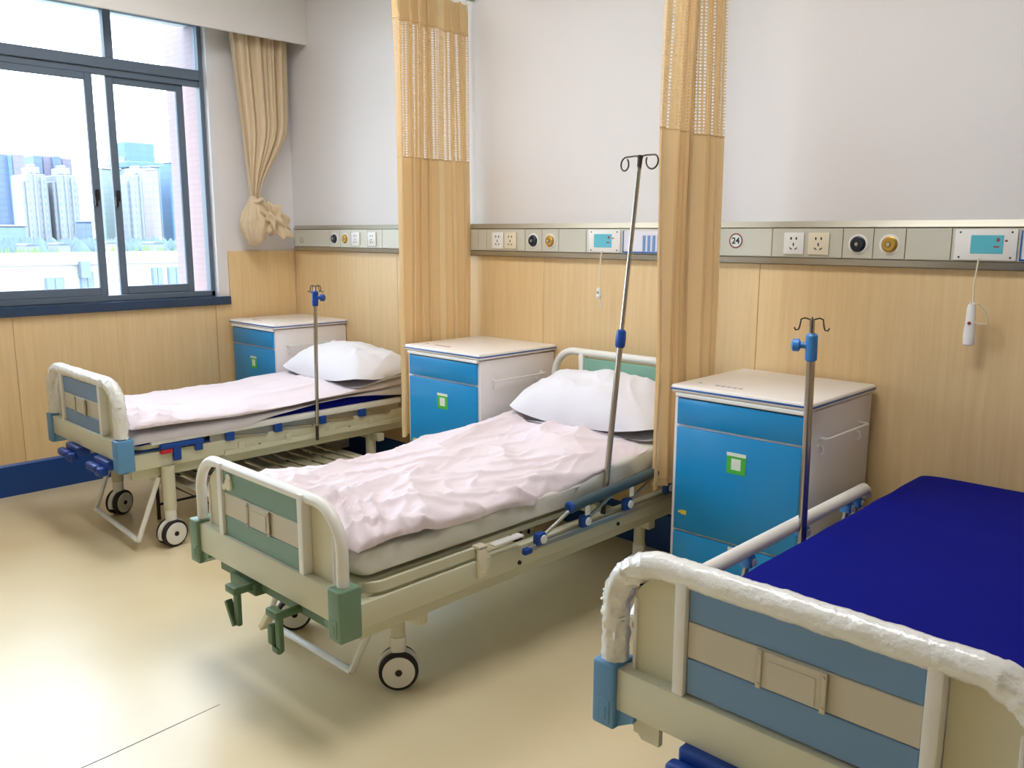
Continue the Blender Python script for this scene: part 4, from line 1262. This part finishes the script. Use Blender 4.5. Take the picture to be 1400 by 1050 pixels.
# ================================================================ DRIP POLES
def drip_pole(base, mid, top, label, r0, r1, big, clampm, hookdir=(1, 0, 0)):
    base, mid, top = Vector(base), Vector(mid), Vector(top)
    root = empty('drip_pole', base, label, 'drip pole')
    mid = mid - base; top = top - base; o0 = Vector((0, 0, 0))
    MB().cyl(o0, mid, r0, r0, 18).build('lower_tube', m_steel, root)
    MB().cyl(mid, top, r1, r1, 16).build('upper_tube', m_steel, root)
    d = (top - o0).normalized()
    if big:
        c = MB().tube([mid - d * 0.035, mid - d * 0.028, mid, mid + d * 0.028, mid + d * 0.035], [0.014, 0.019, 0.020, 0.018, 0.012], 16).build('height_clamp', clampm, root)
        hd = Vector(hookdir).normalized()
        side = hd.cross(Vector((0, 0, 1)))
        for s in (-1, 1):
            pts = [top, top + hd * s * 0.03 + Vector((0, 0, 0.004)), top + hd * s * 0.06 + Vector((0, 0, 0.003)), ]
            cx = top + hd * s * 0.072 + Vector((0, 0, -0.023))
            for i in range(0, 15):
                t = radians(90 - 22 * i)
                pts.append(cx + hd * s * cos(t) * 0.026 + Vector((0, 0, sin(t) * 0.026)) + side * 0.0012 * i)
            MB().tube(pts, 0.0032, 8).build('hook', m_dark_metal, root)
        MB().tube([top - d * 0.05, top - d * 0.01, top + d * 0.004], [r1 * 1.0, r1 * 1.15, r1 * 1.5], 12).build('hook_collar', m_dark_metal, root)
    else:
        c = MB().tube([mid - d * 0.045, mid - d * 0.040, mid + d * 0.030, mid + d * 0.036], [0.013, 0.017, 0.017, 0.012], 16).build('height_clamp', clampm, root)
        kd = Vector(hookdir).normalized()
        MB().tube([mid - kd * 0.010, mid - kd * 0.030, mid - kd * 0.034, mid - kd * 0.050, mid - kd * 0.055], [0.009, 0.009, 0.019, 0.019, 0.012], 16).build('clamp_knob', clampm, c)
        for k in range(4):
            a = radians(90 * k + 25)
            h = Vector((cos(a), sin(a), 0))
            p = [top - d * 0.004, top + h * 0.02 + Vector((0, 0, 0.002)), top + h * 0.030 + Vector((0, 0, -0.002)), top + h * 0.033 + Vector((0, 0, -0.022)), top + h * 0.036 + Vector((0, 0, -0.032)), top + h * 0.044 + Vector((0, 0, -0.034)), top + h * 0.048 + Vector((0, 0, -0.026))]
            MB().tube(p, 0.0022, 8).build('hook', m_dark_metal, root)
    MB().cyl(-d * 0.08, d * 0.02, r0 * 0.85, r0 * 0.85, 12).build('socket_pin', m_dark_metal, root)
    return root
drip_pole((-1.935, 2.507, 0.50), (-1.942, 2.594, 1.108), (-1.95, 2.698, 1.787), 'tall chrome drip pole leaning over the green bed', 0.0115, 0.0085, True, m_clamp, (0.97, -0.16, 0))
drip_pole((-1.082, 2.385, 0.50), (-1.08, 2.358, 1.183), (-1.08, 2.352, 1.262), 'short chrome drip pole on the left side of the nearest bed', 0.0125, 0.0075, False, m_clamp_lt, (0.9, 0.3, 0))
drip_pole((-3.905, 2.502, 0.47), (-3.91, 2.522, 1.163), (-3.91, 2.527, 1.225), 'short chrome drip pole on the right side of the window bed', 0.010, 0.006, False, m_clamp, (-0.8, -0.5, 0))

# shoe rack with thin bars under the window bed
rk = empty('slatted_rack', (-4.0, 2.3, 0), 'low slatted rack standing half under the window bed', 'rack')
x0, x1, y0, y1, zz = -0.36, 0.37, -0.50, 0.52, 0.235
fr = MB()
for yy in (y0, y1):
    fr.tube([(x0, yy, 0.0), (x0, yy, zz - 0.012), (x1, yy, zz - 0.012), (x1, yy, 0.0)], 0.010, 8)
for xx in (x0, x1):
    fr.tube([(xx, y0, zz - 0.012), (xx, y1, zz - 0.012)], 0.010, 8)
fr.tube([(x0, y0, 0.08), (x0, y1, 0.08)], 0.007, 8)
fr.build('rack_frame', m_dark_metal, rk)
for i in range(11):
    yy = y0 + 0.012 + i * 0.0925
    MB().box(x0, x1, yy, yy + 0.064, zz, zz + 0.012, 0.003, 1).build('slat', m_frame, rk)

# ================================================================ CEILING FILL PANELS (unseen, added to brighten the ward)
m_fill = mat('fill_diffuser', (255, 255, 255), 0.5, emit=((252, 251, 255), FILL))
for (lx, ly), lb in (((-3.7, 1.75), 'added flat ceiling fill light panel nearest the window'), ((-1.5, 1.75), 'added flat ceiling fill light panel above the right hand beds')):
    lr = empty('ceiling_fill_panel', (lx, ly, ZC - 0.05), lb, 'ceiling fill light', 'added ceiling fill panels')
    MB().box(-0.62, 0.62, -0.32, 0.32, 0.0, 0.049, 0.005, 1).build('fill_frame', m_frame_w, lr)
    MB().box(-0.59, 0.59, -0.29, 0.29, -0.004, 0.001).build('diffuser', m_fill, lr, smooth=False)
